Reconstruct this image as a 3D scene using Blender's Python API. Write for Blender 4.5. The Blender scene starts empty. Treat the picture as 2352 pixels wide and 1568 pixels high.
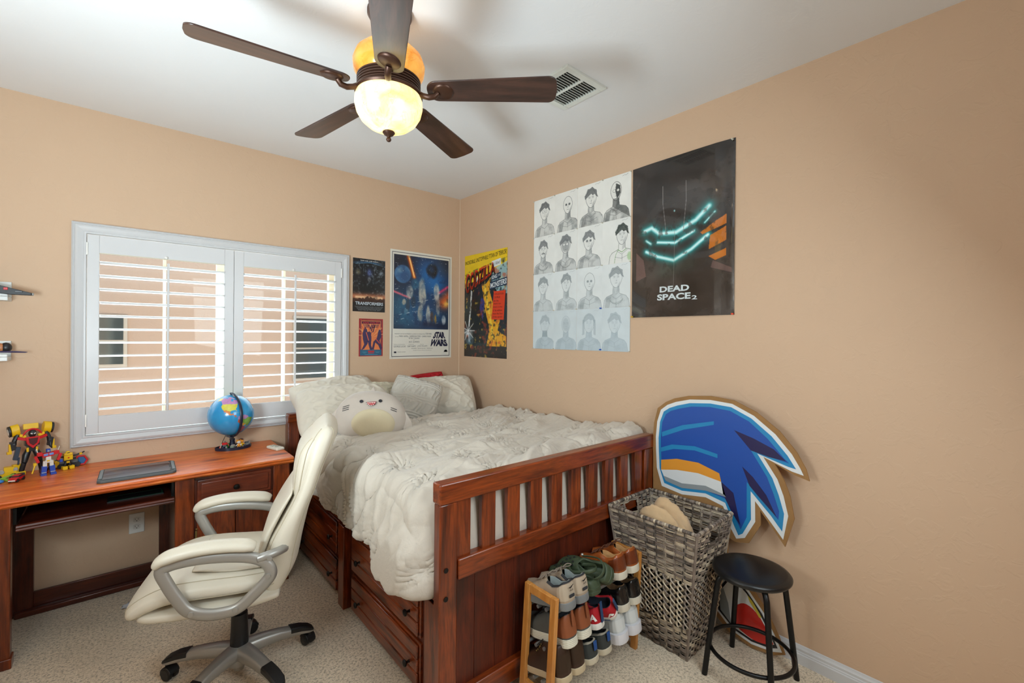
import bpy, bmesh, math, random
import numpy as np
from math import sin, cos, pi, radians as RD, atan2, hypot
from mathutils import Vector, Matrix, Euler
S = bpy.context.scene
COL = S.collection
# ---------------------------------------------------------------- camera
F_PX = 1038.9; YAW = 0.859802; ROLL = 0.00857; PIT = -0.00124
CAMP = Vector((-2.3599, -3.4905, 1.4808))
fw = Vector((cos(YAW)*cos(PIT), sin(YAW)*cos(PIT), sin(PIT)))
rt = Vector((sin(YAW), -cos(YAW), 0)); up = rt.cross(fw)
R2 = rt*cos(ROLL)+up*sin(ROLL); U2 = up*cos(ROLL)-rt*sin(ROLL)
cd = bpy.data.cameras.new('camera'); cam = bpy.data.objects.new('camera', cd); COL.objects.link(cam)
cd.sensor_width = 36; cd.lens = F_PX/2352*36; cd.shift_y = -10.47/2352; cd.clip_start = 0.05
m4 = Matrix((R2, U2, -fw)).transposed().to_4x4(); m4.translation = CAMP
cam.matrix_world = m4; S.camera = cam
# ---------------------------------------------------------------- world, lights, exposure
W = bpy.data.worlds.new('world'); S.world = W; W.use_nodes = True
bg = W.node_tree.nodes['Background']; bg.inputs[0].default_value = (0.80, 0.90, 1.0, 1); bg.inputs[1].default_value = 1.15
S.view_settings.view_transform = 'Standard'; S.view_settings.look = 'None'
S.view_settings.gamma = 1; S.view_settings.use_curve_mapping = False
S.view_settings.exposure = 0.10
def area(name, loc, tgt, sx, sy, power, col):
    l = bpy.data.lights.new(name, 'AREA'); l.shape = 'RECTANGLE'; l.size = sx; l.size_y = sy; l.energy = power; l.color = col
    o = bpy.data.objects.new(name, l); COL.objects.link(o); o.location = loc
    o.rotation_euler = (Vector(tgt)-Vector(loc)).to_track_quat('-Z', 'Y').to_euler(); return o
area('daylight_window', (-1.8, 0.75, 2.55), (-1.6, -0.6, 1.1), 2.0, 0.9, 115, (0.76, 0.92, 1.0))
area('ceiling_fill_outside', (-1.8, 0.75, 0.25), (-1.75, -0.9, 2.2), 2.2, 0.8, 230, (0.84, 0.93, 1.0))  # fill light added below the sill to brighten ceiling and louvers
area('ceiling_fill_left', (-3.0, -2.25, 1.45), (-2.0, -1.35, 2.74), 0.50, 0.6, 52, (0.76, 0.92, 1.0))  # unseen area light added by the left wall to brighten the ceiling
area('fill_behind_camera', (-1.2, -3.85, 1.4), (-1.5, -1.9, 0.1), 0.8, 1.9, 35, (0.80, 0.93, 1.0))  # added fill for floor and right wall; the wall behind has no opening
# ---------------------------------------------------------------- helpers: materials
def lin(h):
    if isinstance(h, str):
        h = h.lstrip('#'); c = [int(h[i:i+2], 16)/255 for i in (0, 2, 4)]
    else: c = h
    return tuple((x/12.92 if x <= .04045 else ((x+.055)/1.055)**2.4) for x in c)
_M = {}
class NT:
    def __init__(s, name):
        s.m = bpy.data.materials.new(name); s.m.use_nodes = True; s.t = s.m.node_tree; s.b = s.t.nodes['Principled BSDF']
    def n(s, typ, **k):
        nd = s.t.nodes.new(typ)
        for a, v in k.items():
            if a.startswith('i_'): nd.inputs[a[2:].replace('_', ' ')].default_value = v
            else: setattr(nd, a, v)
        return nd
    def l(s, a, b): s.t.links.new(a, b)
    def coord(s, scale=(1, 1, 1), rot=(0, 0, 0)):
        tc = s.n('ShaderNodeTexCoord'); mp = s.n('ShaderNodeMapping')
        mp.inputs['Scale'].default_value = scale; mp.inputs['Rotation'].default_value = rot
        s.l(tc.outputs['Object'], mp.inputs[0]); return mp.outputs[0]
    def noise(s, vec, sc, det=3, rough=.5, dist=0):
        nd = s.n('ShaderNodeTexNoise'); nd.inputs['Scale'].default_value = sc; nd.inputs['Detail'].default_value = det
        nd.inputs['Roughness'].default_value = rough; nd.inputs['Distortion'].default_value = dist; s.l(vec, nd.inputs['Vector']); return nd.outputs['Fac']
    def ramp(s, fac, stops):
        r = s.n('ShaderNodeValToRGB'); e = r.color_ramp.elements
        while len(e) < len(stops): e.new(.5)
        for k, (p, c) in zip(e, stops): k.position = p; k.color = (*c, 1) if len(c) == 3 else c
        s.l(fac, r.inputs[0]); return r.outputs[0]
    def mix(s, fac, a, b, mode='MIX'):
        m = s.n('ShaderNodeMix', data_type='RGBA', blend_type=mode)
        for sock, v in ((m.inputs[0], fac), (m.inputs[6], a), (m.inputs[7], b)):
            if hasattr(v, 'links'): s.l(v, sock)
            else: sock.default_value = v if isinstance(v, float) else (*v, 1)
        return m.outputs[2]
    def bump(s, h, st=.3, d=.002, prev=None):
        b = s.n('ShaderNodeBump'); b.inputs['Strength'].default_value = st; b.inputs['Distance'].default_value = d
        s.l(h, b.inputs['Height'])
        if prev: s.l(prev, b.inputs['Normal'])
        s.l(b.outputs[0], s.b.inputs['Normal']); return b.outputs[0]
    def base(s, c):
        if hasattr(c, 'links'): s.l(c, s.b.inputs['Base Color'])
        else: s.b.inputs['Base Color'].default_value = (*c, 1)
def mat(name, c, rough=.5, metal=0., var=0., vs=8., bs=0., bsc=60., spec=.5, coat=0., sheen=0., em=0., bd=.002):
    if name in _M: return _M[name]
    q = NT(name); c = lin(c) if isinstance(c, str) else c
    q.b.inputs['Roughness'].default_value = rough; q.b.inputs['Metallic'].default_value = metal
    q.b.inputs['Specular IOR Level'].default_value = spec; q.b.inputs['Coat Weight'].default_value = coat
    if sheen: q.b.inputs['Sheen Weight'].default_value = sheen
    v = q.coord()
    if var:
        n = q.noise(v, vs, 4); q.base(q.ramp(n, [(.3, tuple(x*(1-var) for x in c)), (.7, tuple(min(1, x*(1+var)) for x in c))]))
    else: q.base(c)
    if bs: q.bump(q.noise(v, bsc, 3), bs, bd)
    if em: q.b.inputs['Emission Color'].default_value = (*c, 1); q.b.inputs['Emission Strength'].default_value = em
    _M[name] = q.m; return q.m
def hexm(h, rough=.5, **k): return mat('flat_%s_%d' % (h.strip('#'), int(rough*100)), h, rough, **k)
def wood(name, dark, mid, light, ax='x', rough=.28, knots=True, coat=.35, sc=1.):
    if name in _M: return _M[name]
    q = NT(name); D, Mi, L = lin(dark), lin(mid), lin(light)
    st = {'x': (1, 9, 9), 'y': (9, 1, 9), 'z': (9, 9, 1)}[ax]
    v = q.coord(tuple(a*sc for a in st)); vr = q.coord((1, 1, 1))
    big = q.noise(v, 1.3, 5, .6, 1.6); fine = q.noise(q.coord(tuple((3 if a == 1 else 60)*sc for a in st)), 1.5, 3, .6)
    col = q.ramp(big, [(.30, D), (.44, Mi), (.56, L), (.72, Mi)])
    wv = q.noise(v, 3.5, 3, .6, 3.0)
    col = q.mix(q.ramp(wv, [(.35, (.55, .55, .55)), (.6, (0, 0, 0))]), col, D)
    col = q.mix(.35, col, q.ramp(fine, [(.3, D), (.7, L)]))
    if knots:
        vo = q.n('ShaderNodeTexVoronoi'); vo.inputs['Scale'].default_value = 1.; vo.inputs['Randomness'].default_value = 1
        q.l(q.coord(tuple((2.2 if a == 1 else 5.5)*sc for a in st)), vo.inputs['Vector'])
        col = q.mix(q.ramp(vo.outputs['Distance'], [(.06, (.9, .9, .9)), (.2, (0, 0, 0))]), col, tuple(x*.35 for x in D))
    blot = q.noise(vr, 5, 3, .6)
    col = q.mix(q.ramp(blot, [(.56, (0, 0, 0)), (.78, (.6, .6, .6))]), col, tuple(x*.6 for x in D))
    q.base(col); q.b.inputs['Roughness'].default_value = rough; q.b.inputs['Coat Weight'].default_value = coat; q.b.inputs['Coat Roughness'].default_value = .2
    q.bump(fine, .08, .001); _M[name] = q.m; return q.m
def colmat(name, rough=.4, coat=0., bs=0.):
    if name in _M: return _M[name]
    q = NT(name); a = q.n('ShaderNodeAttribute', attribute_name='Col'); q.l(a.outputs['Color'], q.b.inputs['Base Color'])
    q.b.inputs['Roughness'].default_value = rough; q.b.inputs['Coat Weight'].default_value = coat
    if bs: q.bump(q.noise(q.coord(), 7, 3, .5, .6), bs, .01)
    _M[name] = q.m; return q.m
# ---------------------------------------------------------------- helpers: meshes
def xf(vs, M): return [M @ Vector(v) for v in vs] if M is not None else vs
def TR(loc=(0, 0, 0), rot=(0, 0, 0), sc=(1, 1, 1)):
    return Matrix.LocRotScale(Vector(loc), Euler(rot), Vector(sc))
class MB:
    def __init__(s): s.v = []; s.f = []; s.m = []; s.c = {}
    def add(s, vs, fs, mi=0, M=None):
        o = len(s.v); s.v += [tuple(v) for v in xf(vs, M)]; s.f += [tuple(i+o for i in f) for f in fs]; s.m += [mi]*len(fs); return s
    def box(s, lo, hi, mi=0, M=None):
        (a, b, c), (d, e, f) = lo, hi
        v = [(a, b, c), (d, b, c), (d, e, c), (a, e, c), (a, b, f), (d, b, f), (d, e, f), (a, e, f)]
        return s.add(v, [(0, 3, 2, 1), (4, 5, 6, 7), (0, 1, 5, 4), (1, 2, 6, 5), (2, 3, 7, 6), (3, 0, 4, 7)], mi, M)
    def cb(s, c, d, mi=0, M=None):
        return s.box([c[i]-d[i]/2 for i in range(3)], [c[i]+d[i]/2 for i in range(3)], mi, M)
    def tube(s, pts, r, n=10, mi=0, closed=False, M=None, flat=None, up0=None):
        P = [Vector(p) for p in pts]; k = len(P); rr = r if hasattr(r, '__len__') else [r]*k
        T = []
        for i in range(k):
            a = P[(i-1) % k] if (closed or i) else P[0]; b = P[(i+1) % k] if (closed or i < k-1) else P[-1]
            T.append((b-a).normalized())
        u = Vector(up0) if up0 else (Vector((0, 0, 1)) if abs(T[0].z) < .9 else Vector((1, 0, 0)))
        vs = []
        for i in range(k):
            u = (u - T[i]*u.dot(T[i])).normalized(); w = T[i].cross(u)
            for j in range(n):
                a = 2*pi*j/n; ra = rr[i]; fu, fw_ = (1, 1) if flat is None else flat
                vs.append(P[i]+u*cos(a)*ra*fu+w*sin(a)*ra*fw_)
        fs = []
        for i in range(k if closed else k-1):
            for j in range(n):
                a, b = i*n+j, i*n+(j+1) % n; c, d = ((i+1) % k)*n+(j+1) % n, ((i+1) % k)*n+j
                fs.append((a, b, c, d))
        if not closed: fs += [tuple(range(n))[::-1], tuple(range((k-1)*n, k*n))]
        return s.add(vs, fs, mi, M)
    def cyl(s, a, b, r, n=24, mi=0, M=None, r2=None):
        return s.tube([a, b], [r, r if r2 is None else r2], n, mi, M=M)
    def lathe(s, prof, c=(0, 0, 0), n=32, mi=0, M=None, caps=True):
        vs = [(c[0]+r*cos(2*pi*j/n), c[1]+r*sin(2*pi*j/n), c[2]+z) for r, z in prof for j in range(n)]
        fs = [(i*n+j, i*n+(j+1) % n, (i+1)*n+(j+1) % n, (i+1)*n+j) for i in range(len(prof)-1) for j in range(n)]
        if caps: fs += [tuple(range(n))[::-1], tuple(range((len(prof)-1)*n, len(prof)*n))]
        return s.add(vs, fs, mi, M)
    def prism(s, poly, d0, d1, pl='xz', mi=0, M=None):
        n = len(poly)
        def mk(p, d): return {'xz': (p[0], d, p[1]), 'xy': (p[0], p[1], d), 'yz': (d, p[0], p[1])}[pl]
        vs = [mk(p, d0) for p in poly]+[mk(p, d1) for p in poly]
        fs = [tuple(range(n)), tuple(range(n, 2*n))[::-1]]+[(i, n+i, n+(i+1) % n, (i+1) % n) for i in range(n)]
        return s.add(vs, fs, mi, M)
    def flat(s, poly, y, mi=0, M=None):          # polygon in the xz plane facing -y
        return s.add([(p[0], y, p[1]) for p in poly], [tuple(range(len(poly)))], mi, M)
    def grid(s, A, mi=0, wu=False, wv=False, M=None, flip=False):
        nu, nv = A.shape[:2]; vs = [tuple(x) for x in A.reshape(-1, 3)]; fs = []
        for i in range(nu if wu else nu-1):
            for j in range(nv if wv else nv-1):
                a, b, c, d = i*nv+j, i*nv+(j+1) % nv, ((i+1) % nu)*nv+(j+1) % nv, ((i+1) % nu)*nv+j
                fs.append((a, d, c, b) if flip else (a, b, c, d))
        return s.add(vs, fs, mi, M)
    def ball(s, c, r, mi=0, M=None, n=16, pw=None):
        r = (r, r, r) if not hasattr(r, '__len__') else r
        T, Ph = np.meshgrid(np.linspace(0, 2*pi, n+1)[:-1], np.linspace(-pi/2+.001, pi/2-.001, n//2+1), indexing='ij')
        def g(x): return np.sign(x)*np.abs(x)**(pw or 1)
        A = np.stack([c[0]+r[0]*g(np.cos(Ph))*g(np.cos(T)), c[1]+r[1]*g(np.cos(Ph))*g(np.sin(T)), c[2]+r[2]*g(np.sin(Ph))], -1)
        return s.grid(A, mi, wu=True, M=M, flip=True)
    def build(s, name, mats, parent=None, bevel=0, seg=2, sub=0, ang=38, smooth=True, loc=None, solid=0):
        me = bpy.data.meshes.new(name); me.from_pydata([tuple(v) for v in s.v], [], s.f)
        mats = mats if isinstance(mats, (list, tuple)) else [mats]
        for m in mats: me.materials.append(m)
        if len(mats) > 1: me.polygons.foreach_set('material_index', s.m)
        me.validate(); me.update()
        if smooth:
            me.shade_smooth()
            if ang: me.set_sharp_from_angle(angle=RD(ang))
        o = bpy.data.objects.new(name, me); COL.objects.link(o)
        if parent: o.parent = parent
        if loc: o.location = loc
        if solid: k = o.modifiers.new('s', 'SOLIDIFY'); k.thickness = solid; k.offset = -1
        if bevel: k = o.modifiers.new('b', 'BEVEL'); k.width = bevel; k.segments = seg; k.limit_method = 'ANGLE'; k.angle_limit = RD(40); k.harden_normals = False
        if sub: k = o.modifiers.new('u', 'SUBSURF'); k.levels = sub; k.render_levels = sub
        return o
def tag(o, label=None, cat=None, group=None, kind=None):
    if label: o['label'] = label
    if cat: o['category'] = cat
    if group: o['group'] = group
    if kind: o['kind'] = kind
    return o
def thing(name, label, cat, loc=(0, 0, 0), rz=0, group=None, rot=None):
    o = bpy.data.objects.new(name, None); COL.objects.link(o); o.empty_display_size = .05
    o.location = loc; o.rotation_euler = rot or (0, 0, rz); return tag(o, label, cat, group)
def struct(name, mb, mats, label=None, **k):
    o = mb.build(name, mats, **k); o['kind'] = 'structure'; tag(o, label); return o
def dup(o, parent=None):
    c = o.copy(); COL.objects.link(c); c.parent = parent
    for ch in list(o.children): dup(ch, c)
    return c
_rng = {}
def vn(x, y, seed=0):            # smooth lattice noise in 0..1
    if seed not in _rng: _rng[seed] = np.random.RandomState(seed).rand(256, 256)
    T = _rng[seed]; xi = np.floor(x).astype(int); yi = np.floor(y).astype(int); fx = x-xi; fy = y-yi
    fx = fx*fx*(3-2*fx); fy = fy*fy*(3-2*fy); xi &= 255; yi &= 255; x1 = (xi+1) & 255; y1 = (yi+1) & 255
    return (T[xi, yi]*(1-fx)+T[x1, yi]*fx)*(1-fy)+(T[xi, y1]*(1-fx)+T[x1, y1]*fx)*fy
def fbm(x, y, seed=0, o=4):
    r = 0; a = .5; t = 0
    for i in range(o): r = r+a*vn(x*2**i+7*i, y*2**i+3*i, seed+i); t += a; a *= .5
    return r/t
def ridge(x, y, seed=0, o=3):
    r = 0; a = .6; t = 0
    for i in range(o): r = r+a*(1-np.abs(2*vn(x*2**i+5*i, y*2**i+9*i, seed+i)-1))**2; t += a; a *= .5
    return r/t
_font = {}
def text_geo(txt, align='CENTER', shear=0., bold=0., xs=1.):
    k = (txt, align, shear, bold, xs)
    if k in _font: return _font[k]
    cu = bpy.data.curves.new('txt', 'FONT'); cu.body = txt; cu.align_x = align; cu.size = 1; cu.shear = shear; cu.offset = bold; cu.resolution_u = 3
    cu.space_character = 1.0
    o = bpy.data.objects.new('txt', cu); COL.objects.link(o)
    dg = bpy.context.evaluated_depsgraph_get(); dg.update()
    me = bpy.data.meshes.new_from_object(o.evaluated_get(dg))
    vs = np.array([v.co[:] for v in me.vertices]) if len(me.vertices) else np.zeros((1, 3)); fs = [tuple(p.vertices) for p in me.polygons]
    bpy.data.objects.remove(o); bpy.data.curves.remove(cu); bpy.data.meshes.remove(me)
    _font[k] = (vs, fs); return _font[k]
def put_text(mb, txt, x0, x1, z0, z1, y, mi, fn=None, **k):   # text fitted in a box of the xz plane facing -y
    vs, fs = text_geo(txt, **k); v = vs.copy(); mn = v.min(0); mx = v.max(0); d = np.maximum(mx-mn, 1e-6)
    u = (v[:, 0]-mn[0])/d[0]; w = (v[:, 1]-mn[1])/d[1]
    if fn: P = [fn(a, b) for a, b in zip(u, w)]
    else: P = [(x0+a*(x1-x0), z0+b*(z1-z0)) for a, b in zip(u, w)]
    mb.add([(p[0], y, p[1]) for p in P], fs, mi)
def inpoly(X, Y, P):
    r = np.zeros(X.shape, bool); n = len(P)
    for i in range(n):
        x1, y1 = P[i]; x2, y2 = P[(i+1) % n]
        if y1 == y2: continue
        c = ((y1 > Y) != (y2 > Y)) & (X < (x2-x1)*(Y-y1)/(y2-y1)+x1); r ^= c
    return r
def segd(X, Y, a, b):
    dx, dy = b[0]-a[0], b[1]-a[1]; t = np.clip(((X-a[0])*dx+(Y-a[1])*dy)/(dx*dx+dy*dy+1e-12), 0, 1)
    return np.hypot(X-a[0]-t*dx, Y-a[1]-t*dy)
def H(h): h = h.lstrip('#'); return np.array([int(h[i:i+2], 16)/255 for i in (0, 2, 4)])
class Paint:                      # printed artwork stored as mesh colours; coords in units of the sheet width, y down from the top
    def __init__(s, w, h, n, bgc):
        s.w, s.h = w, h; s.nx = n+1; s.ny = int(round(n*h/w))+1
        s.X, s.Y = np.meshgrid(np.linspace(0, 1, s.nx), np.linspace(0, h/w, s.ny)); s.c = np.zeros((s.ny, s.nx, 3))+H(bgc)
    def a(s, m, c, al=1.): m = np.asarray(m, float)[..., None]*al; s.c = s.c*(1-m)+H(c)*m; return s
    def poly(s, P, c, al=1.): return s.a(inpoly(s.X, s.Y, P), c, al)
    def ell(s, x, y, rx, ry, c, soft=.1, al=1.):
        d = np.hypot((s.X-x)/rx, (s.Y-y)/ry); return s.a(np.clip((1-d)/soft, 0, 1), c, al)
    def line(s, P, w, c, al=1., soft=.4):
        d = np.min([segd(s.X, s.Y, P[i], P[i+1]) for i in range(len(P)-1)], axis=0); return s.a(np.clip((1-d/w)/soft, 0, 1), c, al)
    def glow(s, P, w, c, al=1.):
        d = np.min([segd(s.X, s.Y, P[i], P[i+1]) for i in range(len(P)-1)], axis=0); return s.a(np.exp(-(d/w)**2), c, al)
    def vgrad(s, y0, y1, c0, c1, al=1.):
        t = np.clip((s.Y-y0)/(y1-y0), 0, 1)[..., None]; m = ((s.Y >= y0) & (s.Y <= y1))[..., None]*al
        s.c = s.c*(1-m)+(H(c0)*(1-t)+H(c1)*t)*m; return s
    def noise(s, sc, amt, seed, c=None, lo=.5, hi=.7, al=1., sx=1., sy=1.):
        n = fbm(s.X*sc*sx, s.Y*sc*sy, seed)
        if c: return s.a(np.clip((n-lo)/(hi-lo), 0, 1), c, al)
        s.c = np.clip(s.c*(1+amt*(n[..., None]-.5)*2), 0, 1); return s
    def sheet(s, mb, y=0., warp=None):
        A = np.stack([s.X*s.w, np.zeros_like(s.X)+y, -s.Y*s.w], -1)
        if warp is not None: A[..., 1] += warp(s.X, s.Y)
        o = len(mb.v); mb.grid(A, 0); mb.pc = (o, s.c.reshape(-1, 3)); return mb
def setcol(o, pc):
    me = o.data; at = me.color_attributes.new('Col', 'FLOAT_COLOR', 'POINT'); n = len(me.vertices)
    a = np.ones((n, 4), np.float32); off, c = pc; c = np.clip(c, 0, 1)
    a[off:off+len(c), :3] = np.where(c <= .04045, c/12.92, ((c+.055)/1.055)**2.4); at.data.foreach_set('color', a.ravel())
# ---------------------------------------------------------------- materials
def wall_mat(name, c, dots=.25):
    q = NT(name); v = q.coord(); C0 = lin(c)
    n = q.noise(v, 1.2, 3)
    q.base(q.ramp(n, [(.3, tuple(x*.975 for x in C0)), (.7, tuple(min(1, x*1.02) for x in C0))])); q.b.inputs['Roughness'].default_value = .62
    q.b.inputs['Specular IOR Level'].default_value = .35
    h = q.ramp(q.noise(v, 16, 4, .55, .9), [(.52, (0, 0, 0)), (.60, (1, 1, 1))])
    b = q.bump(h, dots*1.1, .003); f = q.noise(v, 160, 2); q.bump(f, .06, .001, b); return q.m
M_WALL = wall_mat('painted_wall_tan', '#cfb093', .16); M_CEIL = wall_mat('painted_ceiling_white', '#e6e6e6', .07)
M_TRIM = mat('white_trim', '#cfcfd0', .32); M_SHUT = mat('white_shutter', '#d4d4d5', .3)
M_CREAM = mat('cream_vinyl', '#cfc7b0', .5)
q = NT('carpet'); v = q.coord()
c1 = q.noise(v, 88, 3, .8); c2 = q.noise(v, 420, 2, .6); c3 = q.noise(v, 4, 3, .5)
col = q.ramp(c1, [(.37, lin('#5b4f40')), (.46, lin('#dac4a4')), (.56, lin('#ffeed6'))])
col = q.mix(.45, col, q.ramp(c2, [(.36, lin('#7a6a55')), (.50, lin('#fbead0'))]))
col = q.mix(q.ramp(c3, [(.42, (0, 0, 0)), (.62, (.18, .18, .18))]), col, lin('#9a8c7a'))
q.base(col); q.b.inputs['Roughness'].default_value = .95; q.b.inputs['Specular IOR Level'].default_value = .1; q.b.inputs['Sheen Weight'].default_value = .3
b = q.bump(c1, .5, .006); q.bump(c2, .3, .003, b); M_CARPET = q.m
RW = ('#280c04', '#6f2709', '#9c4415')
def rw(nm, ax, s=1., cols=RW, **k): return wood(nm, *cols, ax=ax, sc=s, **k)
WX, WY, WZ = rw('redwood_x', 'x'), rw('redwood_y', 'y'), rw('redwood_z', 'z')
WPAN = wood('panel_wood_dark', '#260b02', '#571c07', '#6f270b', 'z', .5, knots=False, coat=.1)
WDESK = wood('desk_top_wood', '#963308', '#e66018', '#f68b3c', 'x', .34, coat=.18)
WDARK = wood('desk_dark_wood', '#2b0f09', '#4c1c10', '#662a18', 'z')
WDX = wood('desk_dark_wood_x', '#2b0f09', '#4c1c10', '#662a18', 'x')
M_KNOB = mat('black_knob', '#15120f', .35, .4); M_BOLT = mat('bolt_hole', '#0c0806', .5, .3)
M_BRASS = mat('aged_brass', '#9c8452', .4, .8); M_BLACK = mat('black_plastic', '#141416', .42)
M_BLK2 = mat('satin_black_metal', '#0d0d0e', .38, .3); M_SILV = mat('silver_paint', '#a9a6a0', .38, .55); M_CHROME = mat('chrome', '#c8c8c8', .18, 1)
M_WHITE = mat('white_plastic', '#ecebe6', .4); M_LEATH = mat('cream_leather', '#dad1bf', .42, bs=.12, bsc=260, var=.02, vs=9)
M_SHEET = mat('grey_sheet', '#cfcfcc', .85, bs=.25, bsc=30, sheen=.2, bd=.006); M_MATT = mat('mattress_white', '#dcdad4', .85, bs=.2, bsc=18, bd=.006)
# ---------------------------------------------------------------- room
HC = 2.74; XL = -3.15; YB = -3.95
WX0, WX1, WZ0, WZ1 = -2.513, -1.098, .905, 2.033
struct('floor', MB().box((XL, YB, -.05), (0, 0, 0)), M_CARPET, 'beige speckled carpet')
struct('ceiling', MB().box((XL-.1, YB-.1, HC), (.1, .14, HC+.1)), M_CEIL)
w = MB(); T = .14
w.box((XL, 0, 0), (WX0, T, HC)); w.box((WX1, 0, 0), (0, T, HC)); w.box((WX0, 0, 0), (WX1, T, WZ0)); w.box((WX0, 0, WZ1), (WX1, T, HC))
struct('wall_back', w, M_WALL, 'tan wall with the shuttered window', smooth=False)
struct('wall_right', MB().box((0, YB, 0), (.1, T, HC)), M_WALL, 'tan wall beside the bed')
struct('wall_left', MB().box((XL-.1, YB, 0), (XL, T, HC)), M_WALL)
struct('wall_front', MB().box((XL-.1, YB-.1, 0), (.1, YB, HC)), M_WALL)
def base_prof(L, mb, M):
    P = [(0, 0), (.016, 0), (.016, .044), (.013, .048), (.013, .052), (.010, .056), (.010, .066), (.006, .072), (.004, .080), (0, .082)]
    mb.prism([(a, b) for a, b in P], 0, L, 'xz', 0, M)
b1 = MB(); base_prof(abs(YB), b1, Matrix(((-1, 0, 0, 0), (0, -1, 0, 0), (0, 0, 1, 0), (0, 0, 0, 1)))); struct('baseboard_right', b1, M_TRIM, ang=20)
b1 = MB(); base_prof(abs(XL), b1, Matrix(((0, -1, 0, 0), (-1, 0, 0, 0), (0, 0, 1, 0), (0, 0, 0, 1)))); struct('baseboard_back', b1, M_TRIM, ang=20)
# caulk line in the corner
struct('trim_1', MB().tube([(-.002, -.002, 0), (-.002, -.002, HC)], .0035, 6), mat('corner_caulk', '#dcc4a8', .5), 'pale caulk line in the corner')
# ---------------------------------------------------------------- window with plantation shutters
win = bpy.data.objects.new('window_1', None); COL.objects.link(win); win.location = (-1.805, 0, 1.47)
tag(win, 'wide window behind two white plantation shutter panels', kind='structure')
def rel(mb): mb.v = [(a+1.805, b, c-1.47) for a, b, c in mb.v]; return mb
def frame_loft(x0, x1, z0, z1, prof):
    # prof: list of (inset, y) ; returns mitred frame grid
    A = []
    for t, y in prof:
        A.append([(x0+t, y, z0+t), (x1-t, y, z0+t), (x1-t, y, z1-t), (x0+t, y, z1-t)])
    mb = MB(); mb.grid(np.array(A), wv=True); return mb
fr = frame_loft(-2.576, -1.034, .843, 2.097, [(0, 0), (0, -.020), (.006, -.026), (.010, -.022), (.016, -.030), (.026, -.034), (.038, -.030), (.048, -.024), (.052, -.028), (.060, -.028), (.062, -.024), (.062, .10), (.0, .10)])
rel(fr).build('casing', M_TRIM, win, ang=25)
# outer vinyl window
vw = MB(); y0, y1 = .085, .125
for a, b, c, d in ((WX0, WX1, WZ0, WZ0+.05), (WX0, WX1, WZ1-.05, WZ1), (WX0, WX0+.03, WZ0, WZ1), (WX1-.055, WX1, WZ0, WZ1), (-1.885, -1.83, WZ0, WZ1), (-2.168, -2.153, WZ0, WZ1), (-1.478, -1.462, WZ0, WZ1)):
    vw.box((a, y0, c), (b, y1, d))
rel(vw).build('sash', M_CREAM, win)
q = NT('window_glass'); t = q.t; t.nodes.remove(q.b)
tr = q.n('ShaderNodeBsdfTransparent'); gl = q.n('ShaderNodeBsdfGlossy'); gl.inputs['Roughness'].default_value = .03; tr.inputs[0].default_value = (.93, .95, .94, 1)
mx = q.n('ShaderNodeMixShader'); mx.inputs[0].default_value = .012; q.l(tr.outputs[0], mx.inputs[1]); q.l(gl.outputs[0], mx.inputs[2])
q.l(mx.outputs[0], t.nodes['Material Output'].inputs[0]); M_GLASS = q.m
rel(MB().box((WX0, .103, WZ0), (WX1, .107, WZ1))).build('pane', M_GLASS, win)
def shutter(x0, x1, s0, s1, rodx, hside):
    ym = -.018; p = MB()
    p.box((x0, ym-.014, .912), (s0, ym+.014, 2.030)); p.box((s1, ym-.014, .912), (x1, ym+.014, 2.030))
    p.box((s0, ym-.014, .912), (s1, ym+.014, 1.010)); p.box((s0, ym-.014, 1.930), (s1, ym+.014, 2.030))
    pan = rel(p).build('shutter_panel', M_SHUT, win, bevel=.002, smooth=True)
    for k in range(12):
        z = 1.8795-.0757*k; mb = MB(); sec = [(.0445*cos(a)+0, .0055*sin(a)) for a in np.linspace(0, 2*pi, 15)[:-1]]
        tl = RD(-4); sec = [(a*cos(tl)-b*sin(tl), a*sin(tl)+b*cos(tl)) for a, b in sec]
        mb.prism([(a+.004, b) for a, b in sec], s0+.002-x0, s1-.002-x0, 'yz')
        mb.v = [(a+x0, b+ym+.010, c+z) for a, b, c in mb.v]; rel(mb).build('louver', M_SHUT, pan, ang=50)
    rel(MB().box((rodx-.006, ym-.052, 1.018), (rodx+.006, ym-.040, 1.902))).build('tilt_rod', M_SHUT, pan, bevel=.003)
    rel(MB().tube([(rodx-.010, ym-.030, 1.938), (rodx-.010, ym-.014, 1.938)], .008, 10)).build('magnet_catch', M_WHITE, pan, bevel=.002)
    for z in (.99, 1.95):
        x = x0 if hside < 0 else x1
        rel(MB().box((x-.004, ym-.022, z-.035), (x+.004, ym-.012, z+.035))).build('hinge', M_WHITE, pan, bevel=.002)
    edge = rel(MB().box((s0, ym-.0145, 1.9285), (s1, ym-.0085, 1.9325))).build('bead', M_CREAM, pan)
shutter(-2.512, -1.8055, -2.461, -1.857, -2.152, -1)
shutter(-1.8035, -1.099, -1.748, -1.146, -1.434, 1)
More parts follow.
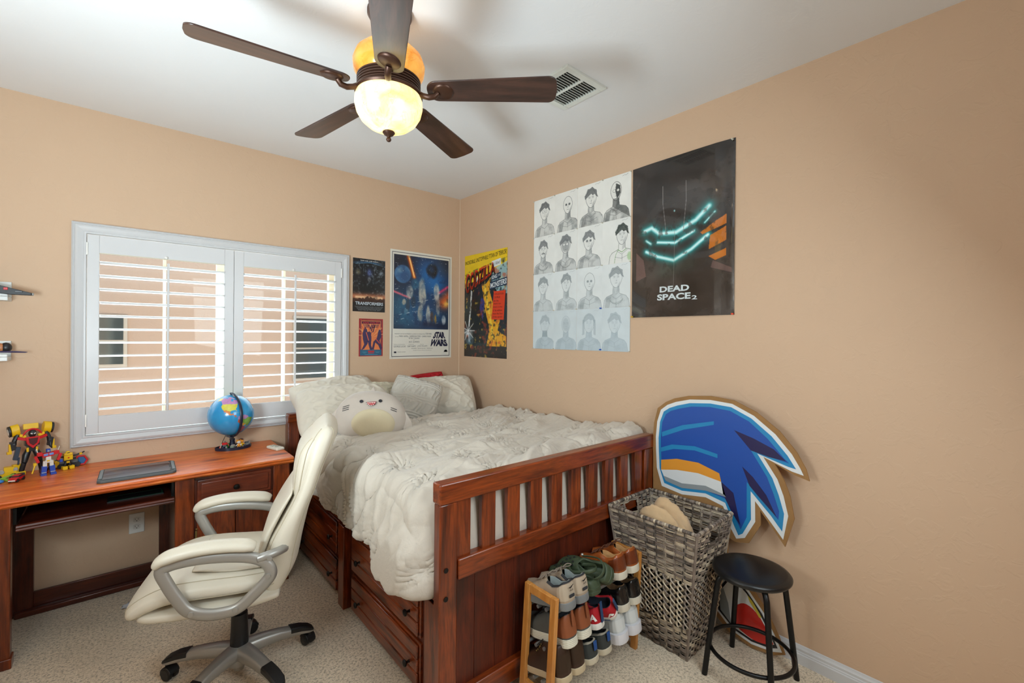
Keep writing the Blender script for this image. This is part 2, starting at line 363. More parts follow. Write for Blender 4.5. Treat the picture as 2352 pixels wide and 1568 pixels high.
# neighbour's house outside
nb = thing('neighbor_house', 'taupe stucco wall of the house next door seen through the shutter louvers', 'house', (-1.5, 2.5, 0))
MS = wall_mat('stucco_taupe', '#a8968c')
MB().box((-3.5, 0, -.3), (4, .2, 4.2)).build('stucco_wall', MS, nb)
for a, b, c, d in ((-1.19, -.853, 1.172, 1.632), (.76, 1.14, .939, 1.68)):
    wn = MB().box((a-.03, -.03, c-.03), (b+.03, -.004, d+.03)).build('house_window', mat('grey_window_frame', '#a9a6a2', .5), nb)
    g = MB().box((a, -.038, c), (b, -.03, (c+d)/2-.01)); g.box((a, -.038, (c+d)/2+.01), (b, -.03, d)); g.build('window_pane', mat('dark_glass', '#3b4448', .08), wn)
gm = MB().box((-6, .14, -.35), (4, 2.5, -.3)); tag(gm.build('side_yard_gravel', mat('gravel', '#a99a88', .9, var=.3, vs=60)), 'strip of pale gravel between the two houses', 'gravel'); bpy.data.objects['side_yard_gravel']['kind'] = 'structure'
# outlet under the desk
ol = thing('wall_outlet', 'white duplex electrical outlet on the back wall under the desk', 'outlet', (-2.289, 0, .353))
MB().box((-.036, -.006, -.0585), (.036, 0, .0585)).build('cover_plate', M_WHITE, ol, bevel=.003)
for z in (.021, -.021):
    f = MB().prism([(.017*max(-.8, min(.8, cos(a)))/.8, z+.0145*sin(a)) for a in np.linspace(0, 2*pi, 25)[:-1]], -.0085, -.005).build('socket', mat('socket_white', '#dcdad4', .4), ol)
    h = MB(); h.box((-.008, -.0088, z-.001), (-.006, -.0084, z+.008)); h.box((.006, -.0088, z-.001), (.008, -.0084, z+.007)); h.cyl((0, -.0088, z-.007), (0, -.0084, z-.007), .0025, 10); h.build('slot', M_BOLT, f)
# ceiling vent
vt = thing('ceiling_vent', 'square white metal air vent set in the ceiling', 'vent', (-.667, -1.924, HC))
f = MB(); a = .145; i = .112
for lo, hi in (((-a, -a, -.012), (a, -i, 0)), ((-a, i, -.012), (a, a, 0)), ((-a, -i, -.012), (-i, i, 0)), ((i, -i, -.012), (a, i, 0)), ((-.008, -i, -.012), (.008, i, -.002))): f.box(lo, hi)
f.build('vent_frame', mat('vent_white', '#dcdfd8', .4), vt, bevel=.0015)
MB().box((-i, -i, -.0012), (i, i, -.0002)).build('vent_opening', mat('vent_dark', '#2a2620', .8), vt)
for sx in (-1, 1):
    for k in range(13):
        y = -.100+.0167*k
        MB().cb((0, 0, 0), (.098, .0022, .014), 0, TR((sx*.060, y, -.0085), (RD(-38), 0, 0))).build('vent_blade', mat('vent_white2', '#cfd2ca', .4), vt)
# ---------------------------------------------------------------- ceiling fan
M_BRZ = mat('oiled_bronze', '#4a3023', .38, .55); M_BLADE = wood('fan_blade_walnut', '#1f1412', '#3d2620', '#4e3228', 'x', .3, knots=False, coat=.4)
def amber(name, c0, c1, em, veins):
    q = NT(name); v = q.coord(); n = q.noise(v, 9, 4, .55, 1.2)
    vein = q.ramp(q.noise(v, 7, 3, .6, 2.2), [(.485, (0, 0, 0)), (.50, (1, 1, 1)), (.515, (0, 0, 0))])
    c = q.ramp(n, [(.35, lin(c0)), (.65, lin(c1))]); c = q.mix(vein, c, q.mix(.35, c, lin(veins)))
    q.base(c); q.l(c, q.b.inputs['Emission Color']); q.b.inputs['Emission Strength'].default_value = em; q.b.inputs['Roughness'].default_value = .15
    return q.m
M_BOWL = amber('amber_glass_lit', '#ffd57a', '#ffefb4', 1.0, '#d8842a'); M_BOWL2 = amber('amber_glass', '#e08c30', '#f0b458', .55, '#b5641a')
FX, FY, FZ = -1.575, -1.83, 2.42
fan = thing('ceiling_fan', 'five-blade dark walnut ceiling fan with lit amber glass bowl', 'ceiling fan', (FX, FY, HC))
dz = FZ-HC
MB().lathe([(.0, 0), (.085, 0), (.085, -.012), (.075, -.03), (.060, -.06), (.035, -.08), (.018, -.085), (.018, -.13), (.04, -.14), (.04, -.16)], n=40).build('canopy', M_BRZ, fan, ang=30)
MB().lathe([(.02, .195+dz), (.06, .19+dz), (.10, .172+dz), (.127, .145+dz), (.137, .115+dz), (.133, .085+dz), (.118, .06+dz), (.10, .045+dz)], n=48).build('upper_glass', M_BOWL2, fan, ang=60)
rb = [(.02, .062+dz), (.105, .06+dz)]
for k in range(5): rb += [(.121, .055-k*.010+dz), (.121, .050-k*.010+dz), (.116, .048-k*.010+dz), (.116, .046-k*.010+dz)]
rb += [(.127, .004+dz), (.129, -.002+dz), (.124, -.008+dz), (.05, -.01+dz)]
MB().lathe(rb, n=56).build('motor_housing', M_BRZ, fan, ang=25)
MB().lathe([(.122, -.006+dz), (.128, -.022+dz), (.129, -.045+dz), (.122, -.075+dz), (.106, -.102+dz), (.080, -.124+dz), (.048, -.139+dz), (.012, -.146+dz)], n=56).build('light_bowl', M_BOWL, fan, ang=60)
MB().lathe([(.022, -.143+dz), (.024, -.148+dz), (.018, -.156+dz), (.008, -.162+dz), (.006, -.165+dz), (.009, -.170+dz), (.010, -.175+dz), (.007, -.181+dz), (.001, -.184+dz)], n=24).build('finial', M_BRZ, fan, ang=40)
def blade_mesh():
    L0, L1 = .150, .652; w0, w1 = .050, .067; P = []
    def arc(cx, cy, r, a0, a1, n=8): return [(cx+r*cos(a0+(a1-a0)*k/n), cy+r*sin(a0+(a1-a0)*k/n)) for k in range(n+1)]
    P += arc(L0+.045, -w0+.042, .044, RD(180), RD(262), 10)+arc(L1-.032, -w1+.032, .032, RD(-88), RD(-8))
    P += [(L1+.003, 0)]+arc(L1-.032, w1-.032, .032, RD(8), RD(88))+arc(L0+.045, w0-.042, .044, RD(98), RD(180), 10)
    return MB().prism(P, -.003, .003, 'xy')
for k in range(5):
    a = RD(28.8+72*k)
    Mz = TR((0, 0, 0), (0, 0, a)); Mp = TR((0, 0, dz+.012), (RD(-12), 0, 0))
    m = blade_mesh(); o = m.build('blade', [M_BLADE], fan, bevel=.0015, ang=30); o.matrix_local = Mz@Mp
    ir = MB(); ir.lathe([(.001, -.012), (.034, -.011), (.039, -.007), (.041, -.0035), (.001, -.0035)], (.213, 0, 0), 28)
    irp = [(.108, 0, -.004), (.135, 0, -.020), (.158, 0, -.027), (.180, 0, -.024), (.192, 0, -.010)]
    ir.tube(irp, [.0105]*5, 10, flat=(1.15, 1), up0=(0, 1, 0))
    io = ir.build('blade_iron', M_BRZ, fan, bevel=.0, ang=40); io.matrix_local = Mz@Mp
pl = bpy.data.lights.new('bulb', 'POINT'); pl.energy = 1.2; pl.color = (1, .78, .48); pl.shadow_soft_size = .05
po = bpy.data.objects.new('bulb', pl); COL.objects.link(po); po.location = (FX, FY, FZ+.22); po.parent = None
# ---------------------------------------------------------------- bed
bed = thing('bed', 'dark red pine captain bed with slatted footboard and drawers underneath', 'bed', (-.77, -1.05, 0))
def BR(mb): mb.v = [(a+.77, b+1.05, c) for a, b, c in mb.v]; return mb
def bx(name, lo, hi, m, par=bed, bev=.003): return BR(MB().box(lo, hi)).build(name, m, par, bevel=bev)
fx0, fx1, fy, fy2 = -1.476, -.070, -2.070, -2.030
bx('top_rail', (fx0-.002, fy-.004, .857), (fx1, fy2+.012, .935), WX, bev=.006)
for a, b in ((fx0, -1.398), (-.148, fx1)):
    st = bx('bed_post', (a, fy, 0), (b, fy2+.004, .857), WZ, bev=.005)
    if a == fx0:
        for z in (.613, .507):
            BR(MB().lathe([(.001, 0), (.0075, 0), (.0095, .0015), (.0095, .003), (.0075, .003), (.001, .0026)], n=18, M=TR((a+.027, fy+.0002, z), (RD(90), 0, 0)))).build('bolt', M_BOLT, st)
cs = np.linspace(-1.364, -.183, 9); cs = [-1.364, -1.240, -1.107, -.975, -.844, -.7125, -.585, -.457, -.3285, -.198]
for i, c in enumerate(cs):
    hw = .034 if 0 < i < 9 else .034
    bx('slat', (c-hw, fy+.011, .60), (c+hw, fy2-.004, .870), WZ, bev=.003)
bx('lower_rail', (-1.394, fy-.003, .558), (-.150, fy2+.002, .637), WX, bev=.005)
pm = MB(); xs = np.linspace(-1.398, -.148, 13)
for a, b in zip(xs[:-1], xs[1:]): pm.box((a+.0006, fy+.032, .07), (b-.0006, fy+.044, .575))
BR(pm).build('foot_panel', WPAN, bed, bevel=.0015)
bx('bottom_rail', (-1.398, fy+.004, .035), (-.148, fy2+.002, .122), WX, bev=.004)
# headboard
bx('headboard', (-1.42, -.055, .30), (-.10, -.020, .905), WX); bx('head_post', (-1.480, -.085, 0), (-1.405, -.010, .865), WZ, bev=.004)
bx('head_post', (-.125, -.085, 0), (-.05, -.010, .865), WZ, bev=.004); bx('head_rail', (-1.482, -.090, .862), (-.05, -.012, .925), WX, bev=.005)
# side rail and drawer banks
bx('side_rail', (-1.440, -2.03, .452), (-1.412, -.085, .63), WY, bev=.004)
bx('side_rail', (-.085, -2.03, .452), (-.055, -.085, .60), WY)
bx('drawer_case', (-1.414, -2.03, .03), (-.40, -.085, .455), WPAN, bev=.002)
bx('middle_post', (-1.452, -1.062, 0), (-1.404, -.985, .445), WZ, bev=.003); bx('end_post', (-1.445, -1.985, 0), (-1.404, -1.905, .445), WZ, bev=.003)
bx('end_post', (-1.445, -.18, 0), (-1.404, -.11, .445), WZ, bev=.003)
def drawer(y0, y1, z0, z1):
    mb = MB(); d = MB(); xs = -1.430; n = 3; h = (z1-z0)/n
    d.box((xs+.004, y0, z0), (-1.36, y1, z1))
    for k in range(n): d.box((xs-.006, y0+.010, z0+.006+k*(h-.004)), (xs+.006, y1-.010, z0+.006+(k+1)*(h-.004)-.003))
    dr = BR(d).build('drawer', WY, bed, bevel=.005)
    for y in (y0+.075, y1-.12):
        kn = MB().lathe([(.001, 0), (.007, 0), (.005, .006), (.005, .014), (.013, .018), (.015, .022), (.013, .027), (.006, .030), (.001, .0305)], n=20, M=TR((xs-.005, y, (z0+z1)/2-.01), (0, RD(-90), 0)))
        BR(kn).build('knob', M_KNOB, dr)
for y0, y1 in ((-1.845, -1.120), (-.915, -.195)):
    for z0, z1 in ((.233, .428), (.025, .212)): drawer(y0, y1, z0, z1)
# mattress
mt = MB(); mt.box((-1.405, -2.000, .44), (-.075, -.095, .76))
mo = mt.build('mattress', M_MATT, None, bevel=.05, seg=4); tag(mo, 'white full size mattress lying inside the wooden bed frame', 'mattress')
# rumpled grey fitted sheet near the head end
u, v = np.meshgrid(np.linspace(0, 1, 60), np.linspace(0, 1, 60), indexing='ij')
a = u*1.40; X = -.06-a; Z = .772-.0*a; k = np.clip((a-1.30)/.10, 0, 1); Z = Z-.24*k**2; X = X+.02*k
Y = -.10-v*.95; dn = .028*ridge(u*7, v*6, 11)+.02*fbm(u*5, v*5, 3)
Z = Z+dn*(1-k*.6); X = X-.04*ridge(v*5, u*3, 9)*k
sm = MB(); sm.grid(np.stack([X, Y, Z], -1)); so = sm.build('fitted_sheet', M_SHEET, None, ang=0, solid=.004); tag(so, 'light grey fitted sheet bunched at the head end of the mattress', 'sheet')
# ---------------------------------------------------------------- duvet
def duvet():
    NA, NB = 330, 300
    A, B = np.meshgrid(np.linspace(0, 1, NA), np.linspace(0, 1, NB), indexing='ij')
    Yf = -2.020; Yh = -.56-.10*np.sin(A*3)+.06*fbm(A*4, A*0+2, 5)
    Y = Yh+(Yf-Yh)*B
    # drape length on the open side as a function of y
    ty = np.array([-2.02, -1.98, -1.86, -1.75, -1.65, -1.60, -1.45, -1.34, -1.18, -1.02, -.9, -.8, -.6, -.4]); tz = np.array([.55, .50, .475, .49, .53, .565, .555, .545, .54, .545, .555, .565, .58, .59])
    zb = np.interp(Y, ty[::1], tz) + .006*np.sin(Y*23)
    top = 1.36; R = .085
    hang = .845-R-zb; arc = R*pi/2; L = top+arc+np.maximum(hang, .05)
    a = A*L
    # taper: x along the top, then arc, then hang
    X = np.where(a < top, -.045-a, 0); Z = np.where(a < top, .845, 0)
    th = np.clip((a-top)/R, 0, pi/2); X = np.where(a >= top, -.045-top-R*np.sin(th), X); Z = np.where(a >= top, .845-R*(1-np.cos(th)), Z)
    h = np.clip(a-top-arc, 0, None); Z = Z-h
    NX = np.where(a < top, 0, -np.sin(th)); NZ = np.where(a < top, 1, np.cos(th))
    P = a; Q = -Y
    # large shape
    wall = np.exp(-((a)/.16)**2); D = .018*fbm(P*3.0, Q*3.0, 21)*1.6+.03*wall*np.clip((Q-1.1)/.6, 0, 1)+.02*wall*fbm(Q*6, P*2, 4)
    edge = np.clip(h/.25, 0, 1); D += .012*np.sin(np.clip(h/.30, 0, 1)*pi)*(.6+.8*fbm(Q*4, P, 33))
    D -= .045*np.clip((.62-Q)/.15, 0, 1)*(a > .55)
    # corner bulge near the foot
    cb_ = np.exp(-((Q-1.84)/.15)**2)*np.exp(-((h-.16)/.14)**2); D += .065*cb_+.016*cb_*np.sin(Q*60+h*40)
    # wrinkles: long soft folds, a few sharp creases
    wx = P+.22*(fbm(P*2.2, Q*2.2, 7, 2)-.5); wy = Q+.26*(fbm(P*1.9, Q*1.9, 8, 2)-.5)
    def crease(s, e=5): return (1-np.abs(2*s-1))**e
    D += .040*(1-np.abs(2*vn(wx*1.6+wy*.9, wy*4.2-wx*.5, 40)-1))**1.5*(.4+.9*fbm(P*2, Q*2, 50))
    amp = np.clip(fbm(P*2.3+4, Q*2.3, 51)*2.4-.5, 0, 1)
    D += .026*crease(vn(wx*2.2+wy*1.0, wy*13-wx*3.5, 60))*amp
    D += .017*crease(vn(wx*3.5+wy*2, wy*23-wx*7, 61), 4)*np.clip(fbm(P*3, Q*3, 53)*2.4-.8, 0, 1)
    D -= .013*crease(vn(wx*4-wy*2+9, wy*6+wx*4, 62), 9)
    D += .026*wall*crease(vn(P*7, Q*7, 77), 2)+.028*np.exp(-((a-.25)/.2)**2)*crease(vn(P*4+wy, Q*6, 78), 2)*np.clip((Q-.7)/.3, 0, 1)
    # gathered pinch tufts on a staggered grid with folds fanning out
    rs = np.random.RandomState(4)
    for i in range(7):
        for j in range(6):
            pc = .16+i*.30+rs.uniform(-.03, .03); qc = .74+j*.27+(.13 if i % 2 else 0)+rs.uniform(-.03, .03)
            dx, dy = P-pc, Q-qc; r = np.hypot(dx, dy)+1e-4; t = np.arctan2(dy, dx); ph = rs.uniform(0, 6)
            g = np.exp(-(r/.085)**1.6); tt = t+.9*np.sin(r*14+ph)
            f = (crease((np.cos(tt*6+ph)+1)/2, 2)+.5*crease((np.cos(tt*11+i)+1)/2, 2)-.4)*np.clip(r/.02, 0, 1)
            D += .014*f*g-.014*np.exp(-(r/.020)**2)-.012*np.exp(-(r/.07)**2)
            bb = np.exp(-(dy/.022)**2)*np.exp(-(dx/.055)**2); D -= .010*bb
            D += .003*np.exp(-(dx/.05)**2)*np.exp(-((np.abs(dy)-.05)/.05)**2)*np.cos(dx*210+ph)
    # flatten at the footboard, tuck
    ft = np.clip((B-.97)/.03, 0, 1); D = D*(1-ft*.5)
    X = X+NX*D; Z = Z+NZ*D; tuck = np.clip((B-.955)/.045, 0, 1)**3; Z = Z-.27*tuck*(a < top+.05)
    Y = Y-.02*np.clip(h/.1, 0, 1)*np.clip((B-.80)/.2, 0, 1); X = X+.105*np.clip((B-.90)/.10, 0, 1)**2.2*(a > top)*np.clip(1.2-h*.6, 0, 1)
    # hem curls under
    lip = np.clip((A-.985)/.015, 0, 1); X = X+.03*lip**2
    lim = np.clip((Q-1.9)/.12, 0, 1); X = np.maximum(X, -1.57)
    X = np.minimum(X, -.022); Y = np.where(X > -1.482, np.maximum(Y, -2.022), Y)
    m = MB(); m.grid(np.stack([X, Y, Z], -1), flip=False); return m
q = NT('duvet_cotton'); v = q.coord(); q.base(lin('#cbc1b3')); q.b.inputs['Roughness'].default_value = .8; q.b.inputs['Sheen Weight'].default_value = .25
b = q.bump(q.noise(v, 26, 4, .6, 1.5), .35, .006); q.bump(q.noise(v, 420, 2), .08, .0006, b); M_DUV = q.m
dv = duvet().build('duvet', M_DUV, None, ang=0, solid=.012); tag(dv, 'rumpled pale grey duvet with gathered pinch pleats spread over the bed', 'duvet')
# folded hem bulge at the foot corner of the duvet
def cushion(w, h, d, seed, n=80, pinch=.5, wr=.016, ruch=0, sag=0.):
    U, V = np.meshgrid(np.linspace(-1, 1, n), np.linspace(-1, 1, n), indexing='ij')
    e = (1-np.abs(U)**2.6).clip(0)**.55*(1-np.abs(V)**2.6).clip(0)**.55
    s = 1-pinch*.12*(1-np.abs(V)**2)*np.abs(U)**3; s2 = 1-pinch*.12*(1-np.abs(U)**2)*np.abs(V)**3
    rk_ = 1-.11*(np.abs(U)*np.abs(V))**2.5; s = s*rk_; s2 = s2*rk_
    out = []
    for sgn in (1, -1):
        D = d/2*1.12*e*(1+.25*(fbm(U*1.5+3, V*1.5+3, seed)-.5))
        W = wr*.7*fbm(U*1.6+sgn, V*1.6, seed+5, 2)+wr*.7*(1-np.abs(2*vn(U*3+V*2.2+5, V*3.4-U*1.5, seed+9)-1))**4+wr*.5*(1-np.abs(2*vn(U*6-V*3+9, V*5+U*4, seed+19)-1))**5
        rad = np.hypot(np.abs(U)-1, np.abs(V)-1); W = W+wr*.7*np.exp(-(rad/.5)**2)*np.cos(np.arctan2(np.abs(U)-1, np.abs(V)-1)*14)
        if ruch and sgn == 1:
            bz = np.zeros_like(U)
            for c in (-.66, 0, .66): bz = np.maximum(bz, np.exp(-((V-c)/.15)**4))
            pl_ = .5+.5*np.sin(V*62+2.2*np.sin(U*5+V*3)+3*vn(U*4+9, V*2+4, 3))
            vf = (1-np.abs(2*vn(U*8+.4*np.sin(V*9), V*1.4+6, 14)-1))**2
            W = W*.3+ruch*(bz*(.35*pl_+.1)+(1-bz)*.75*vf)
        out.append((U*w/2*s, sgn*(D+W*np.clip(e*1.5, 0, 1)), V*h/2*s2-sag*(1-U**2)))
    m = MB()
    (x, y, z), (x2, y2, z2) = out
    m.grid(np.stack([x, -y, z], -1)); m.grid(np.stack([x2, -y2, z2], -1), flip=True)
    return m
M_PIL = mat('pillow_cotton', '#d6cdbd', .8, bs=.25, bsc=38, sheen=.2, bd=.004); M_PILG = mat('pillow_grey', '#c2bcb1', .8, bs=.3, bsc=46, sheen=.2, bd=.004)
M_PILY = mat('pillow_cream', '#d4cdb6', .8, bs=.2, bsc=40, sheen=.2, bd=.004)
def pillow(name, label, m, mtl, M, cat='pillow', group='pillows on the bed'):
    o = m.build(name, mtl, None, ang=0); o.matrix_world = M
    mw = o.modifiers.new('w', 'WELD'); mw.merge_threshold = .0008
    return tag(o, label, cat, group)
def PM(loc, yaw, lean, roll=0): return Matrix.Translation(loc) @ Matrix.Rotation(RD(yaw), 4, 'Z') @ Matrix.Rotation(RD(lean), 4, 'X') @ Matrix.Rotation(RD(roll), 4, 'Y')
pillow('pillow', 'white pillow at the back left of the bed, its corner rising against the shutter', cushion(.66, .44, .19, 1), M_PIL, PM((-1.17, -.225, 1.0), 4, -50, -6))
pillow('pillow', 'large cream pillow in front at the left, overhanging the bed edge behind the chair', cushion(.66, .46, .20, 2, wr=.014), M_PIL, PM((-1.20, -.42, .965), -10, -55, 0))
pillow('pillow', 'small cream pillow wedged between the left pillows and the ruched cushion', cushion(.42, .30, .14, 3), M_PILY, PM((-.84, -.20, .99), 8, -40, 4))
pillow('pillow', 'white pillow propped in the wall corner at the right of the bed', cushion(.56, .42, .19, 4, wr=.015), M_PIL, PM((-.345, -.285, .965), -22, -36, -3))
rc = pillow('ruched_cushion', 'square grey ruched cushion leaning between the plush toy and right pillow', cushion(.40, .40, .13, 5, n=130, wr=.006, ruch=.020), M_PILG, PM((-.69, -.42, .985), -26, -32, 18), 'cushion', 'pillows on the bed')
rd = cushion(.36, .24, .07, 6); put_text(rd, 'Merry', -.05, .11, .02, .085, -.0375, 1, shear=.25)
pillow('red_cushion', 'small red cushion with black script peeking out behind the right pillow', rd, [mat('red_fabric', '#b3121e', .8), mat('black_print', '#241012', .7)], PM((-.37, -.062, 1.045), -2, -6, -5), 'cushion')
# ---------------------------------------------------------------- plush toy
pt = thing('plush_shark', 'round pale grey plush shark with a smiling mouth and cream belly patch', 'plush toy', (-1.196, -.82, .978))
pt.rotation_euler = (RD(-18), RD(4), RD(-27))
M_PL = mat('plush_grey', '#c0b4a8', .95, bs=.25, bsc=30, sheen=.4, bd=.005, var=.04, vs=12); M_PLB = mat('plush_belly', '#cdbf9f', .95, bs=.25, bsc=28, sheen=.4, bd=.005)
pa, pb, pc_ = .210, .125, .158
def psurf(x, z, off=0.):
    zz = z/pc_; aw = pa*(1-.16*max(0, zz)); k = 1-abs(x/aw)**2.5-abs(zz)**2.4
    return Vector((x, -(pb*max(k, 0)**.45+off), z))
U, V = np.meshgrid(np.linspace(0, 2*pi, 65)[:-1], np.linspace(-pi/2+.01, pi/2-.01, 41), indexing='ij')
g = lambda x, p: np.sign(x)*np.abs(x)**p
Zp = pc_*g(np.sin(V), .83); ta = 1-.16*np.clip(Zp/pc_, 0, 1)
Xp = pa*ta*g(np.cos(V), .80)*g(np.cos(U), .85); Yp = pb*g(np.cos(V), .80)*g(np.sin(U), .85)
wr = 1+.03*(fbm(U*3, V*3+5, 3)-.5)+.02*np.cos(U*2); m = MB(); m.grid(np.stack([Xp*wr, Yp*wr, Zp], -1), wu=True, flip=True)
m.build('body', M_PL, pt, ang=0)
def patch(cx, cz, rx, rz, off, n=24, pw=1., rot=0.):
    A = []
    for r in np.linspace(0.001, 1, 9):
        row = []
        for a in np.linspace(0, 2*pi, n+1)[:-1]:
            x, z = rx*r*cos(a), rz*r*sin(a); x, z = x*cos(rot)-z*sin(rot), x*sin(rot)+z*cos(rot)
            row.append(tuple(psurf(cx+x, cz+z, off*(1.0 if r < .95 else -.5))))
        A.append(row)
    mb = MB(); mb.grid(np.array(A), wv=True); return mb
patch(.020, -.055, .128, .090, .010, 40).build('belly_patch', M_PLB, pt, ang=0)
ey = patch(-.060, .074, .0115, .010, .009); ey2 = patch(.048, .082, .0115, .010, .009)
ME = mat('embroidery_dark', '#23242c', .6)
ey.build('eye', ME, pt); ey2.build('eye', ME, pt)
mm = MB()
def surfpoly(mb, pts, off, mi): mb.add([psurf(x, z, off) for x, z in pts], [tuple(range(len(pts)))], mi)
cx, cz = -.004, .066
mouth = [(cx-.028+.056*t, cz+.006*t+.001) for t in np.linspace(0, 1, 9)]+[(cx+.026*cos(a)+.001, cz+.004-.026*sin(a)*.85) for a in np.linspace(.12, pi-.12, 11)]
surfpoly(mm, [(cx+(x-cx)*1.12, cz+(z-cz)*1.16+.001) for x, z in mouth], .010, 0); surfpoly(mm, mouth, .011, 1)
for k in range(5): x = cx-.021+k*.0105; surfpoly(mm, [(x-.0045, cz+.001+.1*(x-cx)), (x+.0045, cz+.002+.1*(x-cx)), (x, cz-.008+.1*(x-cx))], .012, 2)
for k in range(4): x = cx-.014+k*.0095; zb = cz-.019+ .9*abs(x-cx)**1.25; surfpoly(mm, [(x-.004, zb), (x+.004, zb), (x, zb+.007)], .012, 2)
mm.build('mouth', [ME, mat('mouth_red', '#b5202a', .7), mat('tooth_white', '#ece6dc', .7)], pt)
for s, bx_ in ((-1, -.145), (1, .130)):
    mb = MB()
    for k in range(2 + (s < 0)):
        mb.tube([psurf(bx_+t*.036*1-.018, .012+k*.012-.010*t*s+.02*(s > 0)+(.004 if s < 0 else 0), .004) for t in np.linspace(0, 1, 7)], .0017, 6)
    mb.build('gill_stitch', ME, pt)
for s in (-1, 1):
    fin = MB(); A = np.array([[(s*(.185+.060*t*(1-.3*abs(w))), .02+.012*w*sgn_, -.085+.105*(1-t)*(.5+.5*w) - .01*t*t) for w in (-1, -.5, 0, .5, 1)] for t in np.linspace(0, 1, 7) for sgn_ in (1,)])
    fp = [(s*.175, .045), (s*.205, .030), (s*.240, -.02), (s*.256, -.070), (s*.246, -.092), (s*.200, -.082), (s*.175, -.055)]
    fin.prism(fp, -.045, -.012, 'xz'); fin.build('side_fin', M_PL, pt, bevel=.010, seg=3)
fin = MB().prism([(-.03, .0), (-.005, .05), (.02, .0)], -.02, .02, 'xz', M=TR((0, .03, .145))); fin.build('dorsal_fin', M_PL, pt, bevel=.008, seg=3)
MB().ball((0, .0, 0), (.175, .085, .028), M=TR((.03, -.03, -.150)), pw=.9).build('lower_lobe', mat('plush_tail', '#bfb6ae', .95, bs=.25, bsc=30, sheen=.4), pt)
# ---------------------------------------------------------------- desk
desk = thing('desk', 'long red stained pine desk with drawer pedestal under the window', 'desk', (-2.2, -.29, 0))
def DR(mb): mb.v = [(a+2.2, b+.29, c) for a, b, c in mb.v]; return mb
def dbx(name, lo, hi, m, par=desk, bev=.003): return DR(MB().box(lo, hi)).build(name, m, par, bevel=bev)
prof = [(-.004, .745), (-.560, .745), (-.572, .742), (-.576, .735), (-.572, .729), (-.566, .727), (-.570, .724), (-.570, .716), (-.562, .712), (-.556, .706), (-.004, .706)]
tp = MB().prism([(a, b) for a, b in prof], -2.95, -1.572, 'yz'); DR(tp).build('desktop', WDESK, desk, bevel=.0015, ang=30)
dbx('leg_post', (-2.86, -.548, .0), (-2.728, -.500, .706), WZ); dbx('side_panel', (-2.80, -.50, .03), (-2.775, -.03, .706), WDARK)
dbx('leg_foot', (-2.868, -.556, 0), (-2.722, -.49, .045), WZ)
dbx('back_leg', (-2.80, -.048, 0), (-2.708, -.012, .706), WDARK); dbx('back_leg', (-2.186, -.048, 0), (-2.14, -.012, .706), WDARK)
dbx('lower_panel', (-2.71, -.036, .022), (-2.18, -.018, .108), WDX); dbx('stretcher', (-2.775, -.075, .0), (-2.14, -.036, .032), WDX, bev=.006)
# pedestal
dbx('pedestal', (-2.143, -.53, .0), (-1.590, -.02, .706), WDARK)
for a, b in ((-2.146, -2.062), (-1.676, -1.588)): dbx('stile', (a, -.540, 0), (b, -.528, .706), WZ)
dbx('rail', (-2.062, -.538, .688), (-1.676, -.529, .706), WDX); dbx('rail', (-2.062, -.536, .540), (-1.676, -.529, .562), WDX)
d = MB(); d.box((-2.050, -.548, .566), (-1.690, -.530, .690)); d.box((-2.034, -.555, .582), (-1.706, -.546, .674))
do = DR(d).build('drawer', rw('redwood_x2', 'x', 1, ('#451b10', '#6e2b18', '#7d361d')), desk, bevel=.006)
DR(MB().lathe([(.001, 0), (.007, 0), (.005, .005), (.005, .013), (.014, .017), (.016, .021), (.013, .027), (.001, .030)], n=20, M=TR((-1.871, -.554, .627), (RD(90), 0, 0)))).build('knob', M_KNOB, do)
d = MB(); d.box((-2.050, -.546, .03), (-1.8725, -.530, .545)); d.box((-1.8685, -.546, .03), (-1.690, -.530, .545))
dd = DR(d).build('door', WZ, desk, bevel=.003)
h = MB(); h.box((-2.058, -.549, .36), (-2.050, -.541, .42)); h.box((-2.056, -.5495, .425), (-2.048, -.545, .434)); DR(h).build('hinge', M_BRASS, dd, bevel=.001)
# keyboard tray
tr_ = MB(); tr_.box((-2.712, -.545, .600), (-2.150, -.10, .612)); tr_.prism([(-.556, .598), (-.560, .604), (-.556, .610), (-.560, .616), (-.556, .624), (-.544, .626), (-.544, .597)], -2.712, -2.150, 'yz')
to = DR(tr_).build('keyboard_tray', WDX, desk, bevel=.001)
for x in (-2.722, -2.152): DR(MB().box((x-.006, -.50, .616), (x+.006, -.12, .70))).build('slide_rail', M_BLK2, to)
dbx('tray_back_board', (-2.72, -.115, .600), (-2.145, -.10, .706), mat('tray_shadow_board', '#1b0f0b', .6))  # near-black colour paints the shade deep in the tray opening
gm = MB(); gm.box((-.115, -.05, 0), (.115, .05, .004)); g2 = MB()
km = thing('mouse_mat', 'thin black mat with green edging lying on the pull-out desk tray', 'mat', (-2.30, -.35, .6125)); gm.build('mat_sheet', M_BLACK, km)
for lo, hi in (((-.11, -.047, .004), (.11, -.043, .0045)), ((-.11, .043, .004), (.11, .047, .0045)), ((.107, -.047, .004), (.111, .047, .0045))): g2.box(lo, hi)
g2.build('edge_line', mat('green_edge', '#1d5c3c', .5), km)
